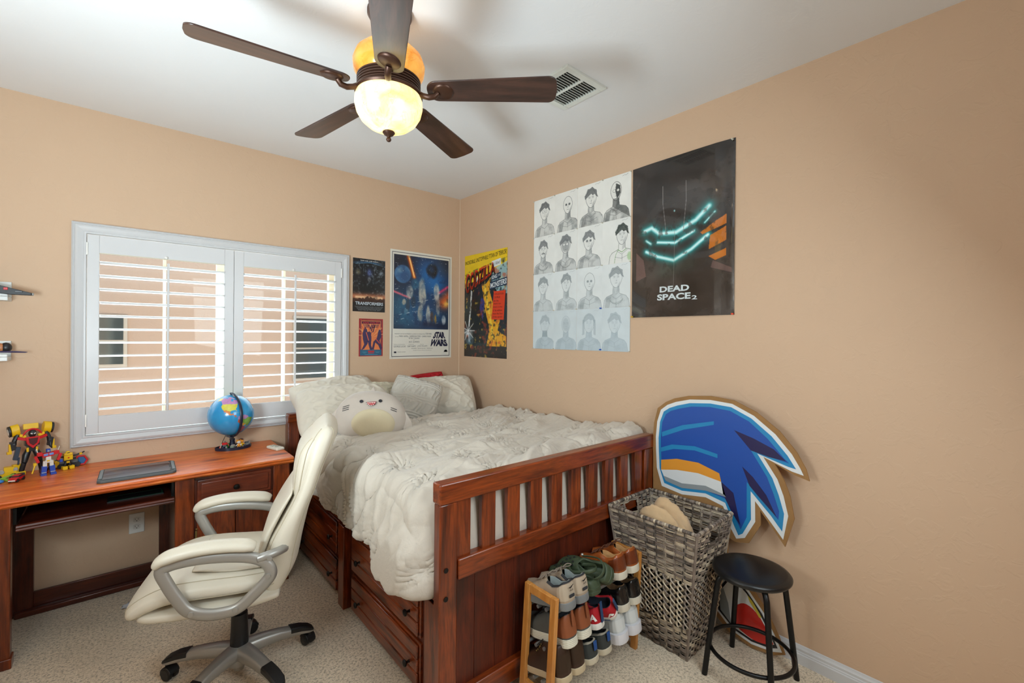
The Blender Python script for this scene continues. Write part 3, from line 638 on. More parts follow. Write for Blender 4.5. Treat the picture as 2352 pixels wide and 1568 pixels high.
# ---------------------------------------------------------------- office chair
def smooth_path(P, n=8, closed=False):
    P = [Vector(p) for p in P]; k = len(P); out = []
    for i in range(k if closed else k-1):
        g = (lambda j: P[j % k]) if closed else (lambda j: P[max(0, min(k-1, j))])
        a, b, c, d = g(i-1), g(i), g(i+1), g(i+2)
        for t in range(n):
            t /= n; out.append(.5*((2*b)+(-a+c)*t+(2*a-5*b+4*c-d)*t*t+(-a+3*b-3*c+d)*t**3))
    if not closed: out.append(P[-1])
    return out
ch = thing('office_chair', 'cream leather high-back office chair with silver arm loops and five-star base', 'office chair', (-1.966, -1.228, 0), RD(162))
def loft_sections(st, n=36, p=.55, sub=5):
    """st rows: x, z, half thickness, half width, tilt angle (deg, 0 = thickness vertical)"""
    st = np.array(st, float); k = len(st); T = np.arange(k); tt = np.linspace(0, k-1, (k-1)*sub+1)
    def cr(c):
        o = []
        for t in tt:
            i = min(int(t), k-2); f = t-i; a, b, c2, d = c[max(0, i-1)], c[i], c[i+1], c[min(k-1, i+2)]
            o.append(.5*(2*b+(-a+c2)*f+(2*a-5*b+4*c2-d)*f*f+(-a+3*b-3*c2+d)*f**3))
        return np.array(o)
    X, Z, Hh, Wd, An = [cr(st[:, i]) for i in range(5)]; A = []
    for x, z, h, w, an in zip(X, Z, Hh, Wd, An):
        row = []
        for j in range(n):
            a = 2*pi*j/n; c, s = cos(a), sin(a); y = w*np.sign(c)*abs(c)**p; t = h*np.sign(s)*abs(s)**.75
            row.append((x+t*sin(RD(-an)), y, z+t*cos(RD(an))))
        A.append(row)
    m = MB(); m.grid(np.array(A), wv=True, flip=True); m.f += [tuple(range(n)), tuple(range(len(A)*n-n, len(A)*n))[::-1]]; m.m += [0, 0]; m.A = np.array(A); return m
loft_sections([(-.165, .425, .008, .20, 0), (-.16, .425, .026, .225, 0), (-.05, .420, .032, .245, 0), (.12, .424, .034, .252, 0), (.24, .428, .032, .245, 0), (.285, .432, .026, .235, 0), (.297, .434, .008, .22, 0)]).build('seat_base', M_LEATH, ch, ang=0)
THR = mat('leather_seam', '#b9ad94', .6)
def seam(lm, par, deg, i0, i1, r=.0022, both=True):
    A = lm.A; k, n = A.shape[:2]
    for dg in ([deg, 180-deg] if both else [deg]):
        j = int(round(n*(dg % 360)/360)) % n; P = [tuple(A[i, j]*1.0) for i in range(int(k*i0), int(k*i1))]
        MB().tube(P, r, 6).build('seam', THR, par, ang=0)
seat_l = loft_sections([(-.155, .490, .010, .20, 0), (-.15, .490, .035, .225, 0), (-.05, .492, .044, .250, 0), (.10, .502, .047, .258, 0), (.20, .500, .046, .254, -8), (.275, .474, .042, .245, -35), (.312, .448, .034, .238, -60), (.318, .432, .010, .22, -75)]); seat = seat_l.build('seat', M_LEATH, ch, ang=0)
seam(seat_l, seat, 38, .06, .93); seam(seat_l, seat, -25, .06, .93)
pip = lambda P, r=.003, par=None, nm='piping': MB().tube(smooth_path(P, 5), r, 6).build(nm, M_LEATH, par or ch)
loft_sections([(.14, .548, .003, .16, -4), (.10, .552, .007, .18, 0), (.0, .540, .010, .19, 4), (-.12, .532, .008, .18, 6)], p=.5).build('seat_insert', M_LEATH, seat, ang=0)
bk_l = loft_sections([(-.140, .418, .012, .185, 78), (-.146, .430, .040, .205, 78), (-.160, .50, .072, .225, 78), (-.172, .58, .078, .238, 76), (-.192, .66, .076, .248, 73), (-.224, .74, .064, .251, 70), (-.264, .83, .054, .247, 71), (-.290, .91, .052, .240, 73), (-.312, .98, .062, .234, 75), (-.326, 1.03, .066, .226, 77), (-.338, 1.062, .054, .214, 79), (-.343, 1.082, .030, .196, 80), (-.344, 1.090, .006, .17, 80)], n=44, p=.6); bk = bk_l.build('backrest', M_LEATH, ch, ang=0)
seam(bk_l, bk, -32, .08, .93); seam(bk_l, bk, 30, .06, .93)
pad = loft_sections([(-.098, .545, .008, .15, 76), (-.102, .58, .020, .19, 76), (-.124, .66, .024, .215, 73), (-.162, .74, .024, .22, 69), (-.202, .81, .018, .215, 68), (-.212, .83, .005, .20, 68)], n=36, p=.55).build('back_cushion', M_LEATH, bk, ang=0)
hr_l = loft_sections([(-.240, .800, .008, .19, 78), (-.244, .815, .034, .218, 78), (-.256, .87, .048, .228, 80), (-.270, .94, .056, .226, 80), (-.284, 1.00, .056, .218, 76), (-.302, 1.040, .042, .206, 70), (-.314, 1.056, .010, .19, 66)], n=40, p=.62); hr = hr_l.build('headrest', M_LEATH, ch, ang=0)
seam(hr_l, hr, -38, .04, .96); seam(hr_l, hr, -12, .04, .9)
for s in (1, -1):
    y = s*.283
    loop = [(.206, .622), (.190, .575), (.160, .515), (.125, .462), (.075, .436), (.020, .428), (-.035, .436), (-.085, .475), (-.132, .522), (-.146, .553), (-.128, .592), (-.075, .622), (.015, .640), (.10, .646), (.175, .640)]
    af = MB(); af.tube(smooth_path([(a, y, b) for a, b in loop], 6, True), .0165, 12, closed=True, flat=(.85, 1.35), up0=(0, 1, 0))
    af.tube(smooth_path([(-.10, y, .612), (-.135, y, .620), (-.172, y-s*.02, .622), (-.19, y-s*.05, .618)], 5), [.017]*16, 10)
    af.tube(smooth_path([(.09, y, .436), (.075, y-s*.03, .425), (.06, y-s*.09, .412)], 5), .014, 10)
    fr_ = af.build('arm_frame', M_SILV, ch, ang=0)
    for a, b in ((.113, .452), (-.028, .437), (-.137, .545), (-.142, .612)):
        MB().lathe([(.001, .018), (.009, .0175), (.010, .014), (.010, .008)], n=18, M=TR((a, y, b), (RD(-90*s), 0, 0))).build('bolt_cap', M_SILV, fr_)
    ap = MB(); P = smooth_path([(.226, y, .640), (.205, y, .662), (.16, y, .676), (.09, y, .684), (.01, y, .682), (-.06, y, .672), (-.092, y, .660)], 6); k = len(P)
    rr = [.021*min(1, (.25+3.2*i/k))**.5*min(1, .35+4*(k-1-i)/k)**.5 for i in range(k)]
    ap.tube(P, rr, 16, flat=(1.75, 1.1), up0=(0, 1, 0)); ap.build('arm_pad', M_LEATH, ch, ang=0)
m = MB(); m.lathe([(.001, .025), (.020, .025), (.020, .05), (.046, .055), (.052, .075), (.050, .10), (.040, .122), (.036, .128), (.001, .128)], n=36)
def arm_bar(a, mb):
    sec = []
    for r, z, w, h in ((.03, .108, .034, .030), (.09, .110, .030, .026), (.16, .106, .026, .022), (.23, .094, .024, .018), (.285, .078, .023, .013), (.305, .070, .016, .008)):
        row = []
        for j in range(12):
            t = 2*pi*j/12; cy, cz = cos(t), sin(t); yy = w*np.sign(cy)*abs(cy)**.5; zz = h*np.sign(cz)*abs(cz)**.5
            row.append((r*cos(a)-yy*sin(a), r*sin(a)+yy*cos(a), z+zz))
        sec.append(row)
    n = 12; mb.grid(np.array(sec), wv=True); o = len(mb.v)-n; mb.f.append(tuple(range(o, o+n))); mb.m.append(0)
base_ang = [RD(-162+k) for k in (0.5, 72.5, 144.5, 216.5, 288.5)]
for a in base_ang: arm_bar(a, m)
bs_ = m.build('star_base', M_SILV, ch, ang=45)
for i, a in enumerate(base_ang):
    cp = []
    for r, z, w, h in ((.205, .102, .0255, .0165), (.25, .094, .0255, .0155), (.29, .081, .0245, .012), (.307, .073, .017, .007)):
        cp.append([(r*cos(a)-w*s1*sin(a), r*sin(a)+w*s1*cos(a), z+dz_) for s1, dz_ in ((-1, -h*.2), (-1, h*.75), (-.8, h*1.12), (.8, h*1.12), (1, h*.75), (1, -h*.2))])
    mb = MB(); mb.grid(np.array(cp), wv=True, flip=True); mb.f += [(0, 1, 2, 3, 4, 5), tuple(range(18, 24))[::-1]]; mb.m += [0, 0]; mb.build('foot_cap', M_BLACK, bs_, ang=30)
    cx, cy = .292*cos(a), .292*sin(a); sw = [2.2, .4, -.7, 1.2, 2.6][i]; c = thing('caster', None, None); c.parent = ch; c.location = (cx, cy, 0); c.rotation_euler = (0, 0, sw)
    c.name = 'caster'
    mb = MB()
    for s in (-1, 1): mb.lathe([(.001, -.010), (.022, -.010), (.0265, -.006), (.0265, .006), (.022, .010), (.001, .011)], n=26, M=TR((-.012, s*.014, .0265), (RD(90), 0, 0)))
    mb.build('wheel', M_BLACK, c, ang=40)
    hd = MB(); hd.prism([(-.012+.031*cos(t), .0265+.031*sin(t)) for t in np.linspace(-.3, pi-.2, 15)]+[(-.012, .0265)], -.022, .022, 'xz'); hd.cyl((0, 0, .04), (0, 0, .068), .010, 14); hd.build('caster_hood', M_BLACK, c, bevel=.003)
MB().lathe([(.034, .118), (.036, .125), (.033, .20), (.031, .268), (.027, .270), (.001, .270)], n=32).build('column_sleeve', M_BLACK, ch, ang=40)
MB().cyl((0, 0, .26), (0, 0, .405), .0235, 28).build('gas_column', M_BLACK, ch)
mc = MB().box((-.10, -.09, .376), (.14, .09, .398)); mc.tube([(.02, -.09, .386), (.02, -.20, .384), (.03, -.24, .386)], .005, 8); mc.build('tilt_mechanism', M_BLACK, ch, bevel=.004)
# ---------------------------------------------------------------- stool
st = thing('bar_stool', 'low round black metal stool in front of the wicker hamper', 'stool', (-.268, -2.680, 0))
MB().lathe([(.001, .446), (.135, .446), (.150, .449), (.156, .456), (.157, .464), (.150, .472), (.135, .476), (.05, .478), (.001, .478)], n=56).build('seat', mat('black_vinyl', '#101011', .36, bs=.08, bsc=300), st, ang=50)
rg = MB(); Lz = .105
for dx, dy in ((-1, 1), (1, 1), (1, -1), (-1, -1)):
    P = smooth_path([(dx*.060, dy*.060, .440), (dx*.085, dy*.085, .437), (dx*.098, dy*.098, .415), (dx*.104, dy*.104, .37), (dx*.122, dy*.122, .18), (dx*.138, dy*.138, .0)], 6)
    MB().tube(P, .0118, 14).build('leg', M_BLK2, st, ang=60)
MB().tube([(.166*cos(t), .166*sin(t), .118) for t in np.linspace(0, 2*pi, 65)[:-1]], .0085, 12, closed=True).build('foot_ring', M_BLK2, st, ang=0)
# ---------------------------------------------------------------- wicker hamper
hp = thing('laundry_hamper', 'tall grey-brown woven wicker laundry hamper at the foot of the bed', 'hamper', (-.303, -2.31, 0))
BT = [(-.505, -2.545), (-.505, -2.082), (-.132, -2.082), (-.132, -2.530)]; BB = [(-.408, -2.452), (-.408, -2.140), (-.165, -2.140), (-.165, -2.452)]
HT = .632
def hside(i, u, z):
    t = z/HT; a = Vector(BB[i])*(1-t)+Vector(BT[i])*t; j = (i+1) % 4; b = Vector(BB[j])*(1-t)+Vector(BT[j])*t; p = a*(1-u)+b*u
    return Vector((p.x+.32, p.y+2.31, z)), (b-a).length, Vector(((b-a).y*-1, (b-a).x, 0)).normalized()
tones = [mat('wicker_%d' % i, c, .6, var=.18, vs=30, bs=.3, bsc=90) for i, c in enumerate(('#5f544a', '#83756a', '#a39584', '#c6b69d', '#4a4540'))]
rs = random.Random(7)
NST = 9
def strand(mb, i, u0, u1, z, hw, amp, par, tone, th=.0016):
    n = max(4, int((u1-u0)*NST*6)); A = []
    for k in range(n+1):
        u = u0+(u1-u0)*k/n; off = amp*sin(pi*(u*NST+par)); p, L, nn = hside(i, u, z); p = p+nn*(off); up = Vector((0, 0, 1))
        A.append([tuple(p+up*hw+nn*th), tuple(p+up*hw*.5-nn*th*.6), tuple(p-up*hw*.5-nn*th*.6), tuple(p-up*hw+nn*th)])
    A = np.array(A); mb.grid(A, tone)
def hband(z0, z1, step, hole=False):
    k = 0; z = z0
    while z < z1:
        for i in range(4):
            if True:
                segs = [(0, 1)]
                if hole and i in (1, 3) and .545 < z < .600: segs = [(0, .36), (.64, 1)]
                for a, b in segs:
                    for s in (-1, 0, 1):
                        r = rs.random()
                        if s == -1: base = rs.choice([0, 1, 1, 2, 2, 2, 3, 3])
                        # break the strand in pieces of changing tone
                        cuts = [a]; 
                        while cuts[-1] < b: cuts.append(min(b, cuts[-1]+rs.choice([2, 2, 4])/NST))
                        for c0, c1 in zip(cuts[:-1], cuts[1:]):
                            strand(bands, i, c0, c1, z+s*step*.31, step*.178, .0042, k % 2, min(4, max(0, base+rs.choice([-1, 0, 0, 0, 1])) if base < 4 else 4))
        z += step; k += 1
bands = MB(); hband(.012, .150, .0185); hband(.395, .618, .0185, True)
inner = MB()
for i in range(4):
    for k in range(NST+1):
        u = min(.985, max(.015, k/NST)); A = []
        for z in np.linspace(.002, HT-.004, 24):
            p, L, nn = hside(i, u, z); d = hside(i, u+.02, z)[0]-p; d.normalize(); A.append([tuple(p-d*.0075), tuple(p-nn*.0012), tuple(p+d*.0075)])
        if k in (4, 5) and i in (1, 3):
            A1 = [r for r in A if r[0][2] < .545]; inner.grid(np.array(A1), rs.choice([0, 1, 2, 4]))
        else: inner.grid(np.array(A), rs.choice([0, 1, 2, 4]))
bands.build('woven_band', tones, hp, ang=60, solid=.0018)
inner.build('upright', tones, hp, ang=60, solid=.0025)
xm = MB()
for i in range(4):
    p0, L, nn = hside(i, .5, .28); nc = int(round(L/.036))
    for c in range(nc):
        uc = (c+.5)/nc
        for s in (-1, 1):
            A = []; zz = np.linspace(.158, .388, 60)
            tn = rs.choice([1, 2, 3, 3])
            for z in zz:
                ph = (z-.158)/.030*2*pi/2; u = uc+s*sin(ph)*.0125/L; p, _, nn = hside(i, u, z); off = cos(ph)*s*.004
                e = hside(i, u+.01, z)[0]-p; e.normalize(); p = p+nn*(off+.006)
                A.append([tuple(p-e*.0052-nn*.001), tuple(p+nn*.002), tuple(p+e*.0052-nn*.001)])
            xm.grid(np.array(A), tn)
xm.build('open_lattice', tones, hp, ang=60, solid=.002)
rim = MB()
cor = [Vector((x+.32, y+2.31, HT)) for x, y in BT]
for i in range(4):
    a, b = cor[i], cor[(i+1) % 4]; n = int((b-a).length/.011); rim.tube([a, b], .0075, 10, rs.choice([0, 1]))
    for k in range(n):
        p = a.lerp(b, (k+.5)/n); d = (b-a).normalized(); rim.tube([p-d*.0045, p, p+d*.0045], [.0082, .0094, .0082], 10, rs.choice([0, 0, 1, 1, 2, 3, 4]))
rim.build('rim', tones, hp, ang=60)
cp = MB()
for i in range(4):
    a = Vector((BB[i][0]+.32, BB[i][1]+2.31, 0)); cp.tube([a, cor[i]], .006, 8, rs.choice([1, 2]))
cp.build('corner_post', tones, hp)
MB().prism([(x+.32, y+2.31) for x, y in BB], .004, .012, 'xy').build('hamper_floor', tones[0], hp)
A = np.array([[tuple(hside(i, u, z)[0]*1.0+hside(i, u, z)[2]*-.018) for i in range(4) for u in (.06, .35, .65, .94)] for z in (.014, .2, .405)]); lm = MB(); lm.grid(A, wv=True); lm.build('inner_shade_sheet', mat('hamper_shade_black', '#131210', .95), hp)  # black sheet added inside so the gaps in the weave read as shade
# beige towel in the hamper
U, V = np.meshgrid(np.linspace(0, 2*pi, 49)[:-1], np.linspace(0, 1, 26), indexing='ij')
R_ = np.sin(V*pi/2)**.8; Zt = .395+.235*np.cos(V*pi/2)**.9
Xt = R_*.105*np.cos(U)*(1+.25*fbm(U*2, V*3, 3)); Yt = R_*.135*np.sin(U)*(1+.2*fbm(U*2+4, V*2, 5)); Zt = Zt+.02*np.sin(U*2+V*4)*R_+.045*(1-np.abs(2*vn(Xt*9+5, Yt*7+Xt*6+5, 12)-1))**2-.05*np.exp(-((Xt-.25*Yt-.01)/.014)**2)*(1-V*.5)+.02*fbm(Xt*30+3, Yt*30+3, 8)
tw = MB(); tw.grid(np.stack([Xt-.02*(1-V), Yt+.03*(1-V), Zt], -1), wu=True)
tag(tw.build('towel', mat('beige_terry', '#cfae85', .95, bs=.5, bsc=160, sheen=.3, var=.06, vs=20), None, ang=0, loc=(-.318, -2.30, 0)), 'beige terry towel heaped inside the wicker hamper', 'towel')
# ---------------------------------------------------------------- shoe rack
rk = thing('shoe_rack', 'small three-tier shoe rack with light wood frames and grey rods', 'shoe rack', (-.78, -2.17, 0))
M_BCH = wood('beech_orange', '#b8702c', '#cf8a3e', '#dd9e54', 'z', .4, knots=False, coat=.2)
def lean(x, z): return x-.030*(1-z/.452)
for X0 in (-1.062, -.470):
    f = MB()
    def sl(lo, hi):
        m0 = MB().box(lo, hi); m0.v = [(lean(a+X0, c)+.78, b+2.17, c) for a, b, c in m0.v]; f.add(m0.v, m0.f)
    yf, yb = -2.272 if X0 < -.8 else -2.258, -2.092
    sl((-.011, yf, 0), (.009, yf+.030, .452)); sl((-.011, yb-.030, 0), (.009, yb, .452)); sl((-.0105, yf+.0301, .420), (.0085, yb-.0301, .4515)); sl((-.0105, yf+.0301, .04), (.0085, yb-.0301, .07))
    f.build('side_frame', M_BCH, rk, bevel=.002)
M_ROD = mat('grey_rod', '#8d9092', .35, .5)
for z0 in (.386, .232, .104):
    for k in range(4):
        y = -2.250+k*.046; z = z0-k*.007; MB().cyl((lean(-1.055, z)+.78, y+2.17, z), (lean(-.475, z)+.78, y+2.17, z), .0075, 12).build('rod', M_ROD, rk)
# ---------------------------------------------------------------- shoes
SS = [0, .012, .04, .10, .25, .42, .58, .70, .82, .92, .97, 1]; SW = [.0, .42, .68, .84, .87, .80, .90, .98, .95, .74, .48, .0]
def wid(s): return np.interp(s, SS, SW)
def sgrid(n=46): return .5-.5*np.cos(np.linspace(0, pi, n))
def shoe(name, label, group, cfg, loc, rz, rot=(0, 0, 0), mirror=1):
    L, Wd = cfg.get('L', .265), cfg.get('W', .098); sh = cfg.get('sole', .028); Hs, Hv = cfg['H']  # height profile above the sole
    t = thing(name, label, 'shoe', loc, 0, group); t.rotation_euler = Euler((rot[0], rot[1], rz), 'XYZ')
    t.rotation_mode = 'ZYX' if False else 'XYZ'
    def X(s): return s*L
    mir = mirror
    def cen(s): return mir*.010*np.sin(np.clip((s-.3)/.7, 0, 1)*pi)*.6
    s_ = sgrid(); A = []
    wb = wid(s_)*Wd/2
    loop = [(X(a), cen(a)+b) for a, b in zip(s_, wb)]+[(X(a), cen(a)-b) for a, b in zip(s_[::-1], wb[::-1])]
    lp = np.array(loop); c0 = np.array([L*.5, 0])
    def ring(k, z, dz=0): 
        out = []
        for (x, y) in lp:
            toe = max(0, (x/L-.75)/.25)**2*.012; cx = L*.5
            out.append((cx+(x-cx)*(1+(k-1)*.45), y*k, z+toe+dz))
        return out
    fl = cfg.get('flare', 1.04)
    rr = [ring(fl*.97, 0), ring(fl, .004)]
    nb_ = cfg.get('ribs', 0)
    for q_ in range(nb_): z = .004+(sh-.006)*(q_+.5)/nb_; rr += [ring(fl, z-.0012), ring(fl-.018, z), ring(fl, z+.0012)]
    rr += [ring(fl, sh-.002), ring(1.0, sh), ring(.90, sh+.001)]
    m = MB(); m.grid(np.array(rr), wv=True); n = len(lp); m.f += [tuple(range(n))[::-1], tuple(range(len(rr)*n-n, len(rr)*n))]; m.m += [0, 0]
    m.build('sole', cfg['msole'], t, ang=40)
    thr = cfg.get('thr', .47); op = cfg.get('op', .60)
    def opn(s): return op*np.clip((thr-s)/.07, 0, 1)**.5
    def pt(s, v, off=0., side=1):
        w = np.interp(s, SS, SW)*Wd/2; o = w*opn(s); h = np.interp(s, Hs, Hv); toe = max(0, (s-.75)/.25)**2*.012
        a = v*pi/2; yy = o+(w-o)*cos(a)**.75 if v < 1 else o; zz = sh-.004+toe+h*sin(a)**.9
        k0 = min(1., s/.035); bul = .004*sin(v*pi)*k0; e = off*k0
        x = X(s); hb = cfg.get('lean', .012)*max(0, .15-s)/.15*v
        return (x+hb-(off if s < .06 else 0), cen(s)+side*(yy+bul+e*(cos(a)*.9+.1)), zz+off*sin(a))
    def panel(s0, s1, v0, v1, off, ns=24, nv=9, mi=0, mb=None, top=None):
        mb = mb or MB(); ss = s0+(s1-s0)*sgrid(ns)
        for side in (1, -1):
            A = np.array([[pt(s, v0+((top(s) if top else v1)-v0)*k/(nv-1), off, side) for k in range(nv)] for s in ss]); mb.grid(A, mi, flip=side > 0)
        return mb
    u_ = MB(); panel(0, 1, 0, 1, 0, 54, 12, mb=u_); ss = sgrid(30)*(thr-.01)
    up_ = u_.build('upper', cfg['mup'], t, ang=0); mw = up_.modifiers.new('w', 'WELD'); mw.merge_threshold = .0006
    ln = MB()
    for side in (1, -1):
        A = []
        for s in ss:
            p = Vector(pt(s, 1, 0, side)); w = p.y-cen(s); q0 = Vector((p.x+.004*(s < .1), cen(s)+w*.90, p.z-.002)); q1 = Vector((p.x+.008*(s < .1), cen(s)+w*.78, p.z-.03)); q2 = Vector((p.x+.012*(s < .1), cen(s), sh+.012))
            A.append([tuple(p), tuple(p+(q0-p)*.5+Vector((0, 0, .0025))), tuple(q0), tuple(q1), tuple(q2)])
        ln.grid(np.array(A), flip=side < 0)
    ln.build('lining', cfg['mlin'], t, ang=0)
    for nm, a in cfg.get('panels', []):
        panel(*a[:5], ns=a[6] if len(a) > 6 else 20).build(nm, a[5], t, ang=0)
    if cfg.get('laces'):
        lc = MB()
        for k in range(cfg.get('nl', 4)):
            s = thr+.01+k*.045; w = .016
            a, b = Vector(pt(s, .80, .004, 1)), Vector(pt(s+.03, .80, .004, -1)); c = (a+b)/2+Vector((0, 0, .006)); lc.tube([a, c, b], .0022, 6)
            a, b = Vector(pt(s, .80, .004, -1)), Vector(pt(s+.03, .80, .004, 1)); c = (a+b)/2+Vector((0, 0, .008)); lc.tube([a, c, b], .0022, 6)
        c = Vector(pt(thr+.01, 1, .008, 1)); c.y = cen(thr)
        for sd in (-1, 1):
            lc.tube(smooth_path([c, c+Vector((-.012, sd*.018, .012)), c+Vector((-.022, sd*.034, .006)), c+Vector((-.010, sd*.026, -.002)), c+Vector((.002, sd*.006, .002))], 5), .0020, 6)
            lc.tube(smooth_path([c, c+Vector((-.004, sd*.014, .006)), c+Vector((.008, sd*.034, -.008))], 4), .0018, 6)
        lc.build('laces', cfg['laces'], t, ang=0)
    if cfg.get('extra'): cfg['extra'](t, pt, L, sh, side=mir)
    return t
low = ([0, .05, .15, .28, .40, .50, .62, .78, .92, 1], [.062, .063, .056, .048, .058, .064, .056, .042, .032, .022])
runH = ([0, .04, .15, .28, .42, .50, .62, .78, .92, 1], [.078, .078, .064, .056, .070, .076, .062, .046, .036, .026])
midH = ([0, .05, .15, .28, .42, .52, .64, .78, .92, 1], [.092, .090, .076, .070, .082, .078, .062, .046, .036, .026])
bootH = ([0, .05, .18, .30, .42, .50, .60, .74, .90, 1], [.115, .116, .114, .112, .108, .088, .070, .054, .042, .028])
def c_(n, h, r=.6, **k): return mat('shoe_'+n, h, r, **k)
def lab(mb_fn): return mb_fn
def swoosh(t, pt, L, sh, side=1):
    # small curved tick and two letters stitched on the heel counter
    m = MB(); zc = sh+.050; X = -.0050
    tk = [(-.013, .004), (-.008, -.003), (.0, -.002), (.014, .007), (.0, .0015), (-.007, .0005)]
    m.prism([(-a, zc+.006+b) for a, b in tk], X+.002, X-.0004, 'yz'); put = MB(); put_text(put, 'AIR', -.010, .010, zc-.009, zc-.001, 0, 0)
    m.add([(X, -v[0], v[2]) for v in put.v], put.f); m.build('heel_logo', c_('logo_black', '#16171a'), t)
def heel_tab(h, z0, z1, w, mt, nm='heel_tab'):
    def fn(t, pt, L, sh, side=1): MB().box((-.0075, -w, sh+z0), (-.002, w, sh+z1)).build(nm, mt, t, bevel=.002)
    return fn
taupe = c_('taupe_suede', '#a4917b', .9, bs=.3, bsc=200); grey = c_('grey_rubber', '#7c7f80', .6); charc = c_('charcoal', '#2c2d30', .8)
run = dict(H=runH, sole=.030, msole=grey, mup=taupe, mlin=c_('mint_grey', '#8b9391', .85), laces=c_('lace_taupe', '#8d7f70', .8), lean=.010,
    panels=[('collar_band', (0, .40, .74, 1.0, .0022, charc)), ('heel_counter', (0, .16, .08, .70, .0016, c_('taupe_light', '#b5a48e', .85))), ('toe_guard', (.80, 1, 0, .45, .002, c_('toe_grey', '#6d6a66', .8)))],
    extra=lambda t, pt, L, sh, side=1: (swoosh(t, pt, L, sh), MB().box((-.0068, -.014, sh+.018), (-.0025, .014, sh+.030)).build('heel_inset', charc, t, bevel=.002)))
brn = c_('tan_leather', '#9c4f1e', .3, coat=.5, var=.25, vs=9); csole = c_('cream_sole', '#dcd5c3', .55)
oxf = dict(H=runH, sole=.031, msole=csole, mup=brn, mlin=c_('tan_lining', '#b98a55', .7), laces=c_('lace_brown', '#5b2f17', .7), panels=[('heel_counter', (0, .22, .08, .62, .0016, c_('dark_tan', '#6d3014', .32, coat=.5, var=.2, vs=9)))])
blk = dict(oxf, mup=c_('black_leather', '#131314', .3, coat=.5), mlin=c_('tan_lining2', '#8a6a48', .7), laces=c_('lace_black', '#101010', .7), panels=[('heel_counter', (0, .22, .08, .62, .0016, c_('black_leather2', '#0e0e10', .25, coat=.6)))])
mid = dict(H=midH, sole=.033, ribs=4, msole=c_('ivory_sole', '#ddd8c6', .55), mup=c_('grey_canvas', '#55544f', .9, bs=.2, bsc=300), mlin=c_('dark_lining', '#33343a', .9), laces=c_('lace_black', '#101010', .7),
    panels=[('heel_counter', (0, .22, .06, .86, .0018, c_('saddle_leather', '#8d4e2c', .5))), ('collar_band', (.05, .40, .86, 1.0, .0024, c_('slate', '#44474d', .8)))], extra=heel_tab(0, .045, .105, .006, c_('saddle_leather', '#8d4e2c', .5)))
blue = c_('navy', '#23436b', .7); redc = c_('red_canvas', '#b0121f', .75, bs=.15, bsc=300)
def redx(t, pt, L, sh, side=1):
    MB().box((-.0070, -.008, sh+.0), (-.002, .008, sh+.082)).build('heel_strip', blue, t, bevel=.0015)
    m = MB(); put_text(m, 'A', -.013, .013, sh+.012, sh+.040, 0, 0, bold=.03); n = MB()
    for sd in (1, -1):
        f0 = .105; n.add([(.018+(-sd*v[0] if sd > 0 else v[0])*1., sd*(abs(pt((.018+(-sd*v[0] if sd > 0 else v[0]))/L, .35, .0035, 1)[1])), v[2]) for v in m.v], m.f)
    n.add([(-.0085, -v[0]*.5-.0, v[2]*.45+.000) for v in m.v], m.f, 0)
    n.build('letter_mark', [c_('white_ink', '#e8e6e2', .6)], t)
    s = MB(); 
    for z in (.010, .017): s.tube([(X_*1.0, sd_*(wid(X_/L)*.049*1.045), z) for sd_ in (-1,) for X_ in [L*k/18 for k in range(2, 17)]][::1], .0010, 5); s.tube([(L*k/18, (wid(k/18)*.049*1.045), z) for k in range(2, 17)], .0010, 5)
    s.build('sole_stripe', blue, t)
red = dict(H=low, sole=.024, msole=c_('white_rubber', '#e6e4df', .5), mup=redc, mlin=c_('navy_lining', '#1d2430', .9), op=.62, thr=.50, extra=redx, W=.094)
boot = dict(H=bootH, sole=.026, msole=c_('natural_sole', '#cdbb9a', .6), mup=c_('dark_brown_leather', '#3d2619', .5, var=.2, vs=12, bs=.15, bsc=60), mlin=c_('brown_lining', '#2a1c15', .9), laces=c_('lace_brown2', '#2e1d12', .7), nl=3,
    panels=[('heel_counter', (0, .30, .08, .5, .0018, c_('dark_brown_leather2', '#34200f', .5)))], extra=lambda t, pt, L, sh, side=1: [MB().ball(pt(.42+k*.03, .72-.03*k, .003, sd), .0032, n=8).build('eyelet', M_BRASS, t) for k in range(5) for sd in (1, -1)])
skate = dict(H=low, sole=.024, msole=c_('sand_sole', '#cfc5ae', .6), mup=c_('dark_suede', '#3a3d3a', .9, bs=.2, bsc=200), mlin=c_('black_lining', '#17181a', .9), laces=c_('lace_black', '#101010', .7),
    panels=[('collar_band', (.0, .34, .72, 1.0, .0018, c_('stone', '#a8a191', .85)))], extra=heel_tab(0, .028, .064, .010, c_('bright_blue', '#1d4d8f', .6)))
wht = dict(H=runH, sole=.044, flare=1.2, msole=c_('white_foam', '#e4e4ea', .55), mup=c_('white_knit', '#d5d8d6', .85, bs=.3, bsc=240), mlin=c_('white_lining', '#c9ccca', .9), laces=c_('lace_black', '#101010', .7), panels=[('heel_counter', (0, .18, .08, .5, .0016, c_('white_trim_shoe', '#dfe2e0', .6)))])
clogm = c_('olive_foam', '#3d4a33', .55, bs=.1, bsc=80, var=.08, vs=14)
